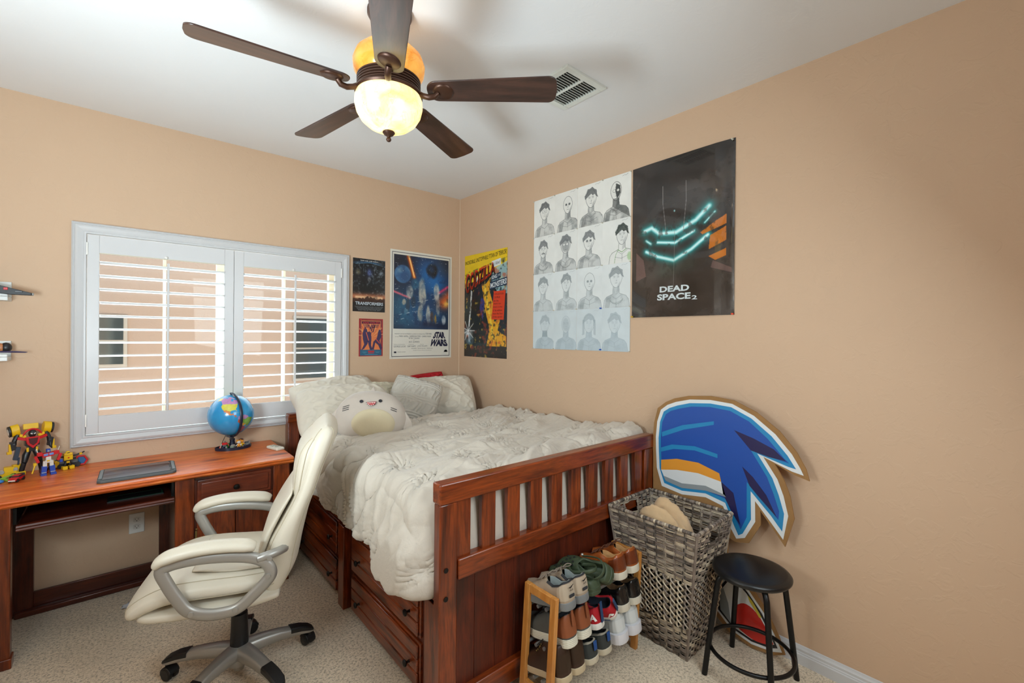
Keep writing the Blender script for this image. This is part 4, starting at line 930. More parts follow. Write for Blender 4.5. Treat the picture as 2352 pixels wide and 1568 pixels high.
def clogx(t, pt, L, sh, side=1):
    h = MB()
    for s, v in ((.62, .95), (.70, .80), (.70, 1.), (.78, .85), (.86, .95), (.62, .70), (.78, .62)):
        for sd in (1, -1): c = Vector(pt(s, v, .0012, sd)); h.ball(c, (.006, .005, .0022), n=10)
    h.build('vent_hole', c_('hole_dark', '#11150f', .8), t)
    P = [Vector(pt(.50, .50, .006, 1))]+[Vector((L*(.22-.25*cos(a)*1.0)+.012, .050*sin(a), .085+.01*cos(a))) for a in np.linspace(pi*.5, -pi*.5, 11)]+[Vector(pt(.50, .50, .006, -1))]
    P = [Vector(pt(.48, .55, .006, 1)), Vector((L*.30, .046, .088)), Vector((L*.14, .040, .094)), Vector((L*.05, .022, .096)), Vector((L*.02, 0, .096)), Vector((L*.05, -.022, .096)), Vector((L*.14, -.040, .094)), Vector((L*.30, -.046, .088)), Vector(pt(.48, .55, .006, -1))]
    MB().tube(smooth_path(P, 5), .0085, 8, flat=(1, .35), up0=(0, 0, 1)).build('heel_strap', clogm, t, ang=0)
    for sd in (1, -1): MB().ball(pt(.48, .55, .012, sd), .0065, n=10).build('rivet', c_('steel_dot', '#b9bdb8', .3, metal=.6), t)
clog = dict(H=([0, .05, .15, .30, .44, .52, .64, .78, .92, 1], [.030, .032, .034, .040, .066, .074, .070, .058, .044, .030]), sole=.030, ribs=1, msole=clogm, mup=clogm, mlin=clogm, thr=.50, op=.80, W=.106, extra=clogx, L=.27)
tilt = RD(9)
def at(x, z, dy=0.): return (x, -2.302+dy, z+.020)
GR = 'shoes on the rack'
UPR = RD(90)
def S_(label, cfg, x, z, yaw=0, dy=0., roll=0., mir=1, pitch=tilt):
    t = shoe(cfg.get('nm', 'sneaker'), label, GR, cfg, at(x, z, dy), 0, mirror=mir)
    t.rotation_euler = (Matrix.Rotation(RD(90+yaw), 4, 'Z') @ Matrix.Rotation(pitch, 4, 'Y') @ Matrix.Rotation(RD(roll), 4, 'X')).to_euler(); return t
sc = .91
for cfg in (run, oxf, blk, mid, red, boot, skate, wht): cfg['L'] = cfg.get('L', .265)*sc; cfg['W'] = cfg.get('W', .098)*.92
for cfg, nm in ((oxf, 'leather_shoe'), (blk, 'leather_shoe'), (boot, 'ankle_boot'), (clog, 'clog'), (mid, 'high_top_shoe'), (red, 'slip_on_shoe')): cfg['nm'] = nm
clog['L'] *= .92; clog['W'] *= .86
S_('taupe running shoe with dark collar, top tier, the outer left one by the frame', run, -1.008, .386, 2)
S_('taupe running shoe with dark collar, top tier, next to the green clog', run, -.928, .386, 2, mir=-1)
S_('olive green foam clog lying flat on the top tier beside the taupe sneakers', clog, -.846, .388, 6)
S_('olive green foam clog tipped on its side, topmost in the middle of the rack', clog, -.742, .425, 14, dy=.0, roll=-52, mir=-1)
S_('glossy tan brown leather shoe with cream sole, top tier, nearer the clogs', oxf, -.658, .388, 3)
S_('glossy tan brown leather shoe with cream sole, top tier, against the far frame', oxf, -.566, .388, 3, mir=-1)
S_('grey shoe with saddle brown heel and ribbed ivory sole, middle tier, left of its pair', mid, -.995, .234, 2)
S_('grey shoe with saddle brown heel and ribbed ivory sole, middle tier, beside the red slip-on', mid, -.908, .234, 2, mir=-1)
S_('red canvas slip-on with letter A standing upright on the middle tier', red, -.818, .236, 8)
S_('red canvas slip-on with blue strip lying tilted against the black shoe', red, -.712, .262, 26, dy=.0, roll=-38, mir=-1)
S_('black polished leather shoe with white sole, middle tier, beside the red slip-on', blk, -.634, .236, 3)
S_('black polished leather shoe with white sole, middle tier, against the far frame', blk, -.545, .236, 3, mir=-1)
S_('dark brown lace-up ankle boot on the bottom tier next to the near frame', boot, -1.025, .106, 2)
S_('dark brown lace-up ankle boot on the bottom tier beside the charcoal sneakers', boot, -.945, .106, 2, mir=-1)
S_('charcoal suede sneaker with blue heel tab, bottom tier, beside the brown boot', skate, -.858, .106, 4)
S_('charcoal suede sneaker with blue heel tab, bottom tier, beside the white sneaker', skate, -.768, .106, 4, mir=-1)
S_('white knit sneaker with flared foam sole, bottom tier, left of its pair', wht, -.660, .106, 3)
S_('white knit sneaker with flared foam sole, bottom tier, nearest the hamper', wht, -.558, .106, 3, mir=-1)
# ---------------------------------------------------------------- globe with base tray
gb = thing('globe', 'desk globe on a dark blue stand with an oval tray base', 'globe', (-1.815, -.125, .745))
ell = lambda rx, ry, n=40: [(rx*cos(t), ry*sin(t)) for t in np.linspace(0, 2*pi, n+1)[:-1]]
M_NAVY = mat('navy_plastic', '#1b2338', .35)
bs = MB(); E_ = ell(.100, .060)
E_ = [(x*(1-.22*max(0, -y/.06)*abs(x)/.1), y) for x, y in E_]
bs.prism(E_, 0, .006, 'xy')
A = np.array([[(x*k, y*k, z) for x, y in E_] for k, z in ((1, 0), (1.02, .018), (.98, .019), (.95, .006))]); bs.grid(A, wv=True)
bs.lathe([(.022, .005), (.018, .02), (.014, .05), (.016, .062), (.001, .062)], (-.005, .014, 0), 20)
bs.build('base_tray', M_NAVY, gb, ang=40)
GR_ = .128; gc = Vector((-.018, -.022+.0, .222)); tiltv = Vector((sin(RD(-8)), .0, cos(RD(-8))))
# meridian arc in the plane seen as the dark band right of the centre
view = Vector((-2.36+1.815, -3.49+.125, 1.48-.967)).normalized(); rgt = Vector((0, 0, 1)).cross(-view).normalized()*-1
az = atan2(view.y, view.x); pl_ = az+RD(24)      # meridian plane azimuth
hd = Vector((cos(pl_), sin(pl_), 0))
arc = [gc+hd*(GR_+.010)*sin(t)*1.0+Vector((0, 0, 1))*(GR_+.010)*cos(t) for t in np.linspace(RD(-3), RD(187), 40)]
up_n = hd.cross(Vector((0, 0, 1)))
am = MB(); am.tube(arc, .0085, 8, flat=(.45, 1.0) if False else (1.0, .45), up0=tuple(up_n)); am.lathe([(.001, 0), (.009, 0), (.007, -.010), (.001, -.012)], tuple(gc+Vector((0, 0, GR_+.012))), 14)
am.build('meridian_arm', M_NAVY, gb, ang=40)
nk = MB(); nk.tube(smooth_path([gc-Vector((0, 0, GR_+.010)), (-.012, -.004, .075), (-.005, .012, .06)], 6), .012, 12); nk.tube(smooth_path([gc+Vector((-.03, 0, -.125)), gc+Vector((.0, 0, -.140)), gc+Vector((.035, 0, -.125))], 6), .006, 8); nk.build('neck', mat('grey_neck', '#55585e', .35), gb, ang=0)
MB().tube(smooth_path([(-.04, .0, .10), (-.048, .02, .07), (-.06, .04, .03), (-.06, .06, .004)], 6), .0016, 6).build('power_cord', M_BLACK, gb)
NU, NV = 360, 181
LO, LA = np.meshgrid(np.linspace(-180, 180, NU), np.linspace(-90, 90, NV), indexing='ij')
colr = np.zeros((NU, NV, 3))+H('#2f9fd6'); colr = colr*(1-.35*fbm(LO/30, LA/30, 3)[..., None])+H('#0d6fb5')*.35*fbm(LO/30, LA/30, 3)[..., None]
def land(P, c, k=0): 
    global colr
    m = inpoly(LO+3*(fbm(LO/6, LA/6, 9)-.5), LA+3*(fbm(LO/6, LA/6, 19)-.5), P); colr = np.where(m[..., None], H(c)*(1+.12*(fbm(LO/5, LA/5, 31)[..., None]-.5)), colr)
halo = lambda P: None
land([(-168, 66), (-156, 71), (-141, 70), (-141, 60), (-150, 60), (-158, 56), (-165, 61)], '#d9c43a')
land([(-141, 70), (-125, 71), (-110, 69), (-95, 72), (-82, 68), (-92, 60), (-82, 54), (-79, 58), (-77, 62), (-66, 59), (-56, 52), (-65, 48), (-75, 45), (-83, 46), (-95, 49), (-123, 49), (-131, 56), (-141, 60)], '#c68ac0')
land([(-118, 74), (-90, 76), (-75, 72), (-62, 66), (-72, 64), (-85, 70)], '#d7a3cf')
land([(-123, 49), (-95, 49), (-83, 46), (-75, 45), (-67, 46), (-71, 42), (-76, 36), (-81, 31), (-80, 25), (-83, 29), (-90, 29), (-97, 27), (-107, 31), (-117, 32), (-124, 41)], '#d8d04e')
land([(-117, 32), (-107, 31), (-97, 27), (-97, 21), (-91, 19), (-88, 21), (-88, 16), (-96, 15.5), (-105, 19), (-109, 26)], '#d4803f'); land([(-116, 32), (-112, 28), (-110, 23), (-113, 26)], '#d4803f')
land([(-92, 15), (-83, 15), (-83, 10), (-78, 8), (-84, 8), (-88, 13)], '#b0603c')
land([(-78, 8), (-72, 12), (-62, 10), (-52, 5), (-50, 0), (-60, -3), (-70, 0), (-80, 1)], '#b487b9')
land([(-80, 1), (-70, 0), (-70, -10), (-76, -14), (-81, -5)], '#b65a3a'); land([(-70, 0), (-60, -3), (-50, 0), (-35, -6), (-39, -15), (-48, -25), (-57, -30), (-58, -20), (-70, -10)], '#7fae4a')
land([(-70, -10), (-58, -20), (-66, -23), (-70, -18)], '#dbab3c'); land([(-71, -18), (-66, -23), (-57, -30), (-62, -40), (-66, -54), (-74, -50), (-72, -30)], '#8c5a7a')
land([(-84, 22), (-75, 20), (-68, 18.5), (-74, 19)], '#a9c25a'); land([(-50, 82), (-20, 80), (-22, 70), (-42, 60), (-52, 68)], '#e9e4cf')
land([(-17, 15), (-10, 30), (0, 36), (10, 37), (32, 31), (43, 12), (51, 11), (40, -5), (35, -22), (20, -34), (12, -17), (9, 4), (-8, 5)], '#d99a55'); land([(-9, 43), (-9, 37), (0, 38), (3, 43)], '#cf6d9c'); land([(-5, 48), (5, 44), (20, 40), (28, 42), (40, 48), (60, 60), (40, 68), (15, 68), (8, 58)], '#d8c860')
land([(60, 60), (60, 30), (70, 20), (78, 8), (90, 22), (105, 10), (120, 30), (140, 55), (175, 66), (120, 74), (60, 70)], '#9fbf5e')
lon = np.radians(LO); lat = np.radians(LA)
yaw0 = az-RD(-95)+RD(1)          # turn so the americas face the camera
Gx = GR_*np.cos(lat)*np.cos(lon+yaw0); Gy = GR_*np.cos(lat)*np.sin(lon+yaw0); Gz = GR_*np.sin(lat)
m = MB(); m.grid(np.stack([Gx, Gy, Gz], -1), flip=True)
so = m.build('sphere', colmat('globe_print', .22, .5), gb, ang=0); so.location = gc; so.rotation_euler = (RD(8), RD(-6), 0); setcol(so, (0, colr.reshape(-1, 3)))
# ---------------------------------------------------------------- toys
def rbox(mb, c, d, mi=0, rot=(0, 0, 0)): return mb.cb((0, 0, 0), d, mi, TR(c, tuple(RD(a) for a in rot)))
P_ = lambda n, h, r=.35, **k: mat('toy_'+n, h, r, **k)
YEL, RED_, BLU, BLKt, WHI, GRY, SLV = P_('yellow', '#e6b70e'), P_('red', '#c4141c'), P_('blue', '#1d46a8'), P_('black', '#1c1d20'), P_('white', '#dcd8cf'), P_('grey', '#5b5e60'), P_('silver', '#a8a9a6', .3, metal=.4)
def part(t, name, mats, fn, bevel=.0012): m = MB(); fn(m); return m.build(name, mats, t, bevel=bevel, seg=2)
# tall yellow/black/red robot (generic)
rb_ = thing('toy_robot', 'tall yellow and black toy robot with a red chest standing at the desk corner', 'toy', (-2.712, -.105, .745), RD(18)); rb_.scale = (.84, .9, 1.10)
def f(m):
    rbox(m, (0, 0, .128), (.040, .030, .030), 0); rbox(m, (0, -.004, .158), (.062, .034, .036), 0); m.prism([(-.032, .182), (.032, .182), (.026, .150), (0, .128), (-.026, .150)], -.030, -.020, 'xz', 1); m.prism([(-.020, .176), (.020, .176), (.016, .154), (0, .142), (-.016, .154)], -.034, -.028, 'xz', 2)
part(rb_, 'torso', [BLKt, RED_, P_('dark_red', '#4a1418')], f)
def f(m):
    m.ball((0, -.012, .196), (.019, .017, .018), 0, n=14); rbox(m, (-.007, -.029, .197), (.009, .003, .004), 1, (0, 20, 0)); rbox(m, (.007, -.029, .197), (.009, .003, .004), 1, (0, -20, 0)); m.tube(smooth_path([(-.042, -.01, .186), (-.026, -.012, .208), (0, -.012, .216), (.026, -.012, .208), (.042, -.01, .190)], 5), .0045, 8, 2)
part(rb_, 'head', [BLKt, WHI, RED_], f, 0)
for s in (-1, 1): part(rb_, 'chest_wing', [YEL, RED_], lambda m, s=s: [rbox(m, (s*.044, -.016, .176), (.040, .014, .012), 1, (0, s*-14, s*8)), rbox(m, (s*.040, -.004, .188), (.030, .02, .012), 0, (0, s*-20, 0))])
part(rb_, 'back_panel', [YEL], lambda m: rbox(m, (0, .020, .226), (.066, .012, .026), 0, (-14, 0, 0)))
for s in (-1, 1):
    def f(m, s=s):
        m.cyl((s*.052, .012, .218), (s*.086, .012, .212), .027, 24, 0); m.cyl((s*.087, .012, .212), (s*.097, .012, .210), .025, 24, 1); m.cyl((s*.096, .012, .210), (s*.0985, .012, .2095), .015, 20, 2)
    part(rb_, 'shoulder_wheel', [YEL, BLKt, WHI], f, .002)
    def f(m, s=s):
        m.tube([(s*.060, 0, .195), (s*.074, -.004, .170), (s*.078, -.008, .150)], [.012, .011, .013], 8, 0); rbox(m, (s*.080, -.006, .148), (.022, .024, .040), 0, (0, s*10, 0)); rbox(m, (s*.092, -.006, .140), (.012, .020, .034), 1); rbox(m, (s*.096, -.008, .118), (.020, .018, .012), 1)
        if s > 0: m.tube([(s*.080, -.012, .145), (s*.078, -.020, .128), (s*.084, -.024, .116)], [.010, .007, .003], 8, 0)
        else: rbox(m, (s*.066, -.014, .112), (.020, .018, .060), 2, (0, 14, 0)); rbox(m, (s*.058, -.014, .076), (.008, .008, .034), 2, (0, 6, 0))
    part(rb_, 'arm', [BLKt, YEL, P_('slate', '#2c3a4a')], f)
    def f(m, s=s):
        m.tube([(s*.014, 0, .118), (s*.026, -.006, .095), (s*.034, -.010, .064)], [.014, .017, .013], 10, 0); m.tube([(s*.034, -.010, .064), (s*.044, -.002, .030), (s*.048, 0, .010)], [.012, .014, .012], 10, 0); rbox(m, (s*.050, -.010, .012), (.030, .044, .020), 0); rbox(m, (s*.050, -.030, .006), (.030, .012, .011), 1); rbox(m, (s*.020, -.010, .122), (.010, .014, .020), 2)
        if s < 0: rbox(m, (-.062, .004, .040), (.036, .024, .040), 2, (0, 0, 8)); m.cyl((-.070, -.010, .040), (-.070, -.016, .040), .010, 18, 3); rbox(m, (-.052, -.004, .018), (.048, .030, .016), 2)
        else: rbox(m, (.062, .008, .034), (.020, .022, .046), 2, (0, 12, 0))
    part(rb_, 'leg', [BLKt, RED_, YEL, SLV], f)
# red white blue robot (generic)
r2 = thing('toy_robot', 'small red, white and blue toy robot standing on the desk in front of the others', 'toy', (-2.648, -.150, .745), RD(14)); r2.scale = (.86, .95, 1.04)
part(r2, 'torso', [RED_, P_('sky', '#6f8fd0', .2), WHI, YEL], lambda m: [rbox(m, (0, 0, .100), (.052, .024, .020), 0, (0, -6, 0)), rbox(m, (-.011, -.0125, .101), (.019, .003, .011), 1, (0, -6, 0)), rbox(m, (.012, -.0125, .103), (.019, .003, .011), 1, (0, -6, 0)), rbox(m, (0, -.002, .080), (.022, .020, .024), 2), rbox(m, (0, -.004, .067), (.030, .020, .012), 2), rbox(m, (-.002, -.0155, .071), (.012, .003, .007), 3)])
part(r2, 'head', [BLU, SLV], lambda m: [rbox(m, (0, 0, .120), (.018, .016, .016), 0), rbox(m, (0, -.009, .118), (.010, .003, .008), 1)])
for s in (-1, 1):
    def f(m, s=s): rbox(m, (s*.036, 0, .106), (.022, .018, .018), 0); rbox(m, (s*.048, 0, .082), (.013, .015, .036), 0, (0, s*22, 0)); rbox(m, (s*.056, -.002, .060), (.014, .014, .014), 1 if s > 0 else 2); rbox(m, (s*.046, .006, .122), (.004, .004, .024), 3, (0, s*18, 0))
    part(r2, 'arm', [RED_, BLU, YEL, WHI], f)
    def f(m, s=s): rbox(m, (s*.014, 0, .055), (.017, .018, .028), 1, (0, s*-4, 0)); rbox(m, (s*.018, -.001, .026), (.023, .022, .036), 0, (0, s*-5, 0)); rbox(m, (s*.021, -.005, .005), (.025, .032, .010), 0); rbox(m, (s*.019, -.0125, .014), (.022, .002, .004), 2)
    part(r2, 'leg', [BLU, WHI, SLV], f)
MB().tube([(-.056, -.004, .056), (-.062, -.012, .040), (-.070, -.020, .020)], [.005, .003, .004], 8).build('baton', YEL, r2)
# small yellow robot
r3 = thing('toy_robot', 'small yellow boxy toy robot with arm raised, rightmost of the desk robots', 'toy', (-2.580, -.078, .745), RD(20))
part(r3, 'torso', [YEL, BLKt, RED_], lambda m: [rbox(m, (0, 0, .062), (.036, .022, .026), 0), rbox(m, (0, .002, .080), (.034, .024, .012), 0, (-10, 0, 0)), rbox(m, (0, -.004, .047), (.038, .018, .004), 1), rbox(m, (0, -.0125, .062), (.007, .002, .006), 2), rbox(m, (0, 0, .040), (.014, .014, .014), 0)])
part(r3, 'head', [YEL, BLKt], lambda m: [m.ball((0, 0, .088), (.010, .009, .009), 0, n=12), rbox(m, (0, -.008, .088), (.010, .003, .004), 1)], 0)
for s in (-1, 1):
    def f(m, s=s): m.tube([(s*.018, 0, .068), (s*.034, -.004, .070), (s*.052, -.008, .076 if s > 0 else .050)], [.006, .004, .005], 8, 1); rbox(m, (s*.050, -.008, .074 if s > 0 else .050), (.012, .010, .010), 0); rbox(m, (s*.060, -.010, .080 if s > 0 else .044), (.012, .007, .006), 1, (0, -30*s, 0))
    part(r3, 'arm', [YEL, BLKt], f)
    def f(m, s=s): m.tube([(s*.007, 0, .040), (s*.011, 0, .018)], [.007, .006], 8, 1); rbox(m, (s*.014, -.004, .010), (.020, .026, .016), 0); rbox(m, (s*.014, -.016, .004), (.018, .010, .007), 0)
    part(r3, 'leg', [YEL, BLKt], f)
# dark vehicle lying behind the robots
vh = thing('toy_blaster', 'dark grey and yellow toy vehicle lying behind the small robots on the desk', 'toy', (-2.600, -.040, .745), RD(4))
part(vh, 'body', [GRY, YEL, BLKt], lambda m: [rbox(m, (0, 0, .034), (.115, .022, .018), 0), rbox(m, (-.030, 0, .024), (.030, .024, .030), 1), rbox(m, (.020, 0, .046), (.06, .016, .008), 2), rbox(m, (-.046, -.002, .044), (.026, .02, .010), 1), rbox(m, (0, 0, .018), (.10, .016, .016), 2)])
for x in (-.045, -.01, .03, .055): MB().cyl((x, -.014, .013), (x, .012, .013), .013, 18).build('wheel', BLKt, vh)
# red hexagon launcher ring
hx = thing('toy_ring', 'red hexagonal toy ring with a blue centre beside the small yellow robot', 'toy', (-2.530, -.036, .745))
part(hx, 'ring', [RED_], lambda m: m.tube([(.026*cos(t), 0, .030+.026*sin(t)) for t in np.linspace(0, 2*pi, 7)[:-1]], .0055, 6, closed=True))
MB().cyl((0, .004, .030), (0, .010, .030), .024, 6).build('centre', P_('teal', '#1c5f97'), hx)
# toy cars
def car(label, loc, rz, m1, m2, sc_=1.):
    t = thing('toy_car', label, 'toy car', loc, rz, 'toy cars on the desk'); t.scale = (sc_,)*3
    b = MB(); b.prism([(-.036, .008), (.036, .008), (.037, .016), (.030, .020), (.016, .022), (.008, .031), (-.016, .032), (-.026, .023), (-.036, .021)], -.0155, .0155, 'xz'); b.build('body', m1, t, bevel=.003)
    g = MB(); g.prism([(.0155, .0235), (.0085, .0300), (-.0155, .0305), (-.024, .0238)], -.0160, .0160, 'xz'); g.build('window_band', P_('smoke', '#2b3338', .1), t)
    MB().box((.033, -.013, .008), (.0385, .013, .014)).build('bumper', m2, t, bevel=.001)
    for x in (-.022, .022):
        for s in (-1, 1): MB().cyl((x, s*.010, .0085), (x, s*.0175, .0085), .0085, 18).build('wheel', BLKt, t)
    return t
car('tiny red toy car with a white front parked at the desk front corner', (-2.752, -.205, .745), RD(-110), RED_, WHI)
yc = thing('toy_truck', 'yellow toy truck half folded beside the tall robot at the left desk edge', 'toy', (-2.800, -.125, .745), RD(10))
part(yc, 'body', [YEL, BLKt, SLV], lambda m: [rbox(m, (0, 0, .026), (.075, .040, .026), 0), rbox(m, (.012, 0, .048), (.036, .034, .022), 0), rbox(m, (-.030, -.01, .036), (.016, .02, .012), 1), m.cyl((-.014, -.020, .040), (-.014, -.026, .040), .010, 20, 2)])
for x in (-.026, .026): MB().cyl((x, -.026, .014), (x, .022, .014), .014, 20).build('wheel', BLKt, yc)
gg = thing('toy_gadget', 'lime green and blue toy gadget lying behind the red toy car', 'toy', (-2.800, -.190, .745))
part(gg, 'wing', [P_('lime', '#86b33c')], lambda m: [rbox(m, (0, 0, .020), (.080, .010, .006), 0, (0, -14, 20)), rbox(m, (.012, -.006, .012), (.030, .010, .010), 0, (0, 20, -30))])
MB().ball((-.010, -.02, .009), (.018, .012, .009), n=14).build('nose', P_('azure', '#2f7fc9'), gg)
# figures on the globe tray
def fig(name, label, x, y, body, head, rz=0, s=1., tall=1.):
    t = thing(name, label, 'figurine', (-1.815+x, -.125+y, .7515), rz); t.scale = (s, s, s*tall)
    b = MB(); b.tube([(0, 0, .014), (0, 0, .020), (0, 0, .030)], [.006, .009, .006], 12); b.build('body', body, t)
    h = MB(); h.ball((0, -.001, .040), (.012, .010, .010), n=14); h.build('head', head, t)
    for q_ in (-1, 1):
        MB().tube([(q_*.005, 0, .014), (q_*.007, -.001, .004)], [.0035, .003], 8).build('leg', body, t); MB().ball((q_*.008, -.004, .0045), (.006, .008, .0045), n=10).build('shoe', WHI, t)
        MB().tube([(q_*.007, 0, .028), (q_*.014, -.003, .018)], [.003, .0035], 8).build('arm', head, t)
    return t
ORG = P_('orange', '#ee9a1f')
f1 = fig('toy_figure', 'orange and white toy animal figure in the middle of the globe tray', .022, -.042, ORG, WHI, s=1.0)
part(f1, 'hood', [ORG], lambda m: [m.ball((0, .003, .044), (.014, .010, .009), n=14), m.add([(-.014, 0, .044), (-.005, 0, .051), (-.013, 0, .058), (-.010, .005, .047), (.014, 0, .044), (.005, 0, .051), (.013, 0, .058), (.010, .005, .047)], [(0, 1, 2), (0, 2, 3), (1, 3, 2), (0, 3, 1), (4, 6, 5), (4, 7, 6), (5, 6, 7), (4, 5, 7)])], 0)
f2 = fig('toy_figure', 'yellow toy figure with dark cap leaning behind the orange one on the globe tray', .040, -.028, YEL, P_('amber', '#e8a33a'), rz=.4, s=1.08)
part(f2, 'cap', [P_('maroon', '#4c1c1c')], lambda m: m.ball((0, .001, .047), (.012, .011, .007), n=12), 0)
f3 = thing('toy_robot', 'tiny red and silver toy robot at the left end of the globe tray', 'toy', (-1.815-.052, -.125-.020, .7515), RD(-8))
part(f3, 'torso', [RED_, GRY], lambda m: [rbox(m, (0, 0, .036), (.028, .014, .014), 0), rbox(m, (0, 0, .024), (.018, .012, .010), 1), rbox(m, (.002, 0, .048), (.007, .007, .010), 1)])
for s in (-1, 1):
    part(f3, 'leg', [P_('ink', '#1f2b49'), SLV], lambda m, s=s: [rbox(m, (s*.009, 0, .009), (.010, .012, .018), 0 if s < 0 else 1)]); part(f3, 'arm', [SLV, RED_], lambda m, s=s: [m.tube([(s*.016, 0, .038), (s*.024, -.006, .004 if s < 0 else .020)], [.0028, .0022], 8, 0 if s < 0 else 1)])
cr_ = thing('toy_car', 'grey metal toy buggy at the right end of the globe tray', 'toy car', (-1.815+.070, -.125-.008, .7515), RD(15), 'toy cars on the desk')
part(cr_, 'body', [SLV, GRY], lambda m: [rbox(m, (0, 0, .016), (.040, .020, .010), 0), rbox(m, (.004, 0, .026), (.022, .016, .008), 1), m.tube([(.012, -.01, .022), (.020, -.008, .034), (.020, .010, .034), (.012, .012, .022)], .0022, 6, 0)])
for x in (-.014, .014): MB().cyl((x, -.014, .009), (x, .012, .009), .009, 16).build('wheel', GRY, cr_)
pb = thing('pebble', 'pale green rounded toy stone lying in the globe tray', 'toy', (-1.815-.012, -.125-.034, .7515))
MB().ball((0, 0, .010), (.013, .010, .010), n=14).build('stone', P_('sage', '#84937f', .6), pb)
pb = thing('pebble', 'pale pink and white toy shell on the globe tray behind the green stone', 'toy', (-1.815-.004, -.125-.014, .7515))
MB().ball((0, 0, .012), (.017, .010, .012), n=14).build('shell', P_('shell', '#b9a9a0', .6), pb)
ob = thing('toy_ball', 'small orange red toy piece at the left tip of the globe tray', 'toy', (-1.815-.072, -.125-.006, .7515))
MB().ball((0, 0, .010), (.008, .006, .010), n=12).build('piece', P_('vermilion', '#d2452a'), ob)
gp = thing('toy_block', 'bright green toy block at the back of the globe tray', 'toy', (-1.815-.026, -.125+.016, .7515)); MB().box((-.014, -.005, 0), (.014, .005, .03)).build('block', P_('green', '#48a844'), gp, bevel=.002)
# ---------------------------------------------------------------- tablet, remote
tb = thing('tablet', 'tablet in a rugged grey case lying flat on the desk', 'tablet', (-2.292, -.398, .745), RD(-1.5))
cs_ = MB(); W2, H2 = .157, .128; c8_ = .016
oc = [(-W2+c8_, -H2), (W2-c8_, -H2), (W2, -H2+c8_), (W2, H2-c8_), (W2-c8_, H2), (-W2+c8_, H2), (-W2, H2-c8_), (-W2, -H2+c8_)]
cs_.prism(oc, 0, .014, 'xy'); cs_.build('case', mat('case_grey', '#545a5c', .6), tb, bevel=.004)
MB().prism([(x*.93, y*.90) for x, y in oc], .0138, .0150, 'xy').build('rim', M_BLACK, tb, bevel=.0005)
q = NT('tablet_screen'); v = q.coord(); q.base(q.ramp(q.noise(v, 9, 3, .5, .8), [(.4, lin('#1a2228')), (.58, lin('#3b5266')), (.72, lin('#7a6a4c'))])); q.b.inputs['Roughness'].default_value = .12; q.b.inputs['Coat Weight'].default_value = .5
sc_ = [(-.137, -.108), (.128, -.108), (.137, -.05), (.128, -.03), (.128, .03), (.137, .05), (.128, .108), (-.137, .108)]
MB().prism([(x, y) for x, y in sc_], .0150, .0156, 'xy').build('screen', q.m, tb)
for s in (-1, 1): MB().box((s*.146-.007, -.09, .0138), (s*.146+.007, .09, .019)).build('bumper', mat('case_pale', '#7d8486', .55), tb, bevel=.003)
rm = thing('remote_control', 'small white fan remote control lying near the right end of the desk', 'remote', (-1.612, -.305, .745), RD(17))
MB().prism([(-.026, -.060), (.026, -.060), (.026, .060), (-.026, .060)], 0, .018, 'xy').build('body', mat('ivory_plastic', '#e4dfcf', .4), rm, bevel=.006, seg=3)
k = MB()
for x, y in ((-.01, .03), (.01, .03), (-.01, .012), (.01, .012)): k.box((x-.006, y-.004, .018), (x+.006, y+.004, .0195))
k.box((-.012, -.020, .018), (.012, -.012, .0193)); k.build('button', mat('remote_grey', '#a3a295', .5), rm, bevel=.0005)
# crumpled tissue under the desk
U, V = np.meshgrid(np.linspace(0, 2*pi, 25)[:-1], np.linspace(-pi/2+.01, pi/2-.01, 13), indexing='ij'); r = .022*(1+.9*(vn(U*3, V*3, 3)-.5))
m = MB(); m.grid(np.stack([r*np.cos(V)*np.cos(U)*1.4, r*np.cos(V)*np.sin(U), .012+r*np.sin(V)*.5], -1), wu=True, flip=True)
tag(m.build('tissue_scrap', mat('tissue', '#c9ccd2', .9), None, ang=0, loc=(-2.32, -.30, 0)), 'crumpled bit of pale tissue on the carpet under the desk', 'tissue')
# ---------------------------------------------------------------- wall shelves
M_SHELF = mat('shelf_white', '#dfe2df', .4)
for z, lab_ in ((1.640, 'upper white floating shelf at the left edge of the window wall'), (1.335, 'lower white floating shelf at the left edge of the window wall')):
    sf = thing('wall_shelf', lab_, 'shelf', (-2.97, 0, z), 0, 'white shelves left of the window')
    MB().box((-.16, -.115, 0), (.172, 0, .020)).build('shelf_board', M_SHELF, sf, bevel=.002)
    MB().box((-.16, -.012, .020), (.172, 0, .100)).build('shelf_back', M_SHELF, sf, bevel=.002)
    MB().box((-.16, -.115, .0205), (.172, -.105, .034)).build('shelf_lip', M_SHELF, sf, bevel=.002)
sp = thing('model_wing', 'dark grey brick-built model wing jutting from the upper shelf', 'model', (-2.895, -.125, 1.700)); sp.scale = (1.1, 1.4, 1.55)
part(sp, 'wing', [P_('brick_dark', '#141618', .45), RED_, SLV, P_('brick_mid', '#4b5054', .4)], lambda m: [m.prism([(-.13, .040), (.0, .022), (.165, -.012), (.165, -.020), (.10, -.020), (-.13, -.004)], -.012, .012, 'xz', 0), rbox(m, (.085, -.013, -.002), (.014, .003, .008), 1), rbox(m, (.125, -.013, -.010), (.024, .003, .006), 3), m.ball((.168, 0, -.016), (.005, .006, .005), 2, n=10), rbox(m, (-.05, 0, .030), (.06, .03, .010), 3, (0, 12, 0))])
MB().box((-.10, -.02, -.032), (-.04, .02, .004)).build('stand', P_('brick_mid', '#4b5054', .4), sp)
fg = thing('action_figure', 'silver, tan and black brick figure lying on the lower shelf', 'figure', (-2.838, -.075, 1.372))
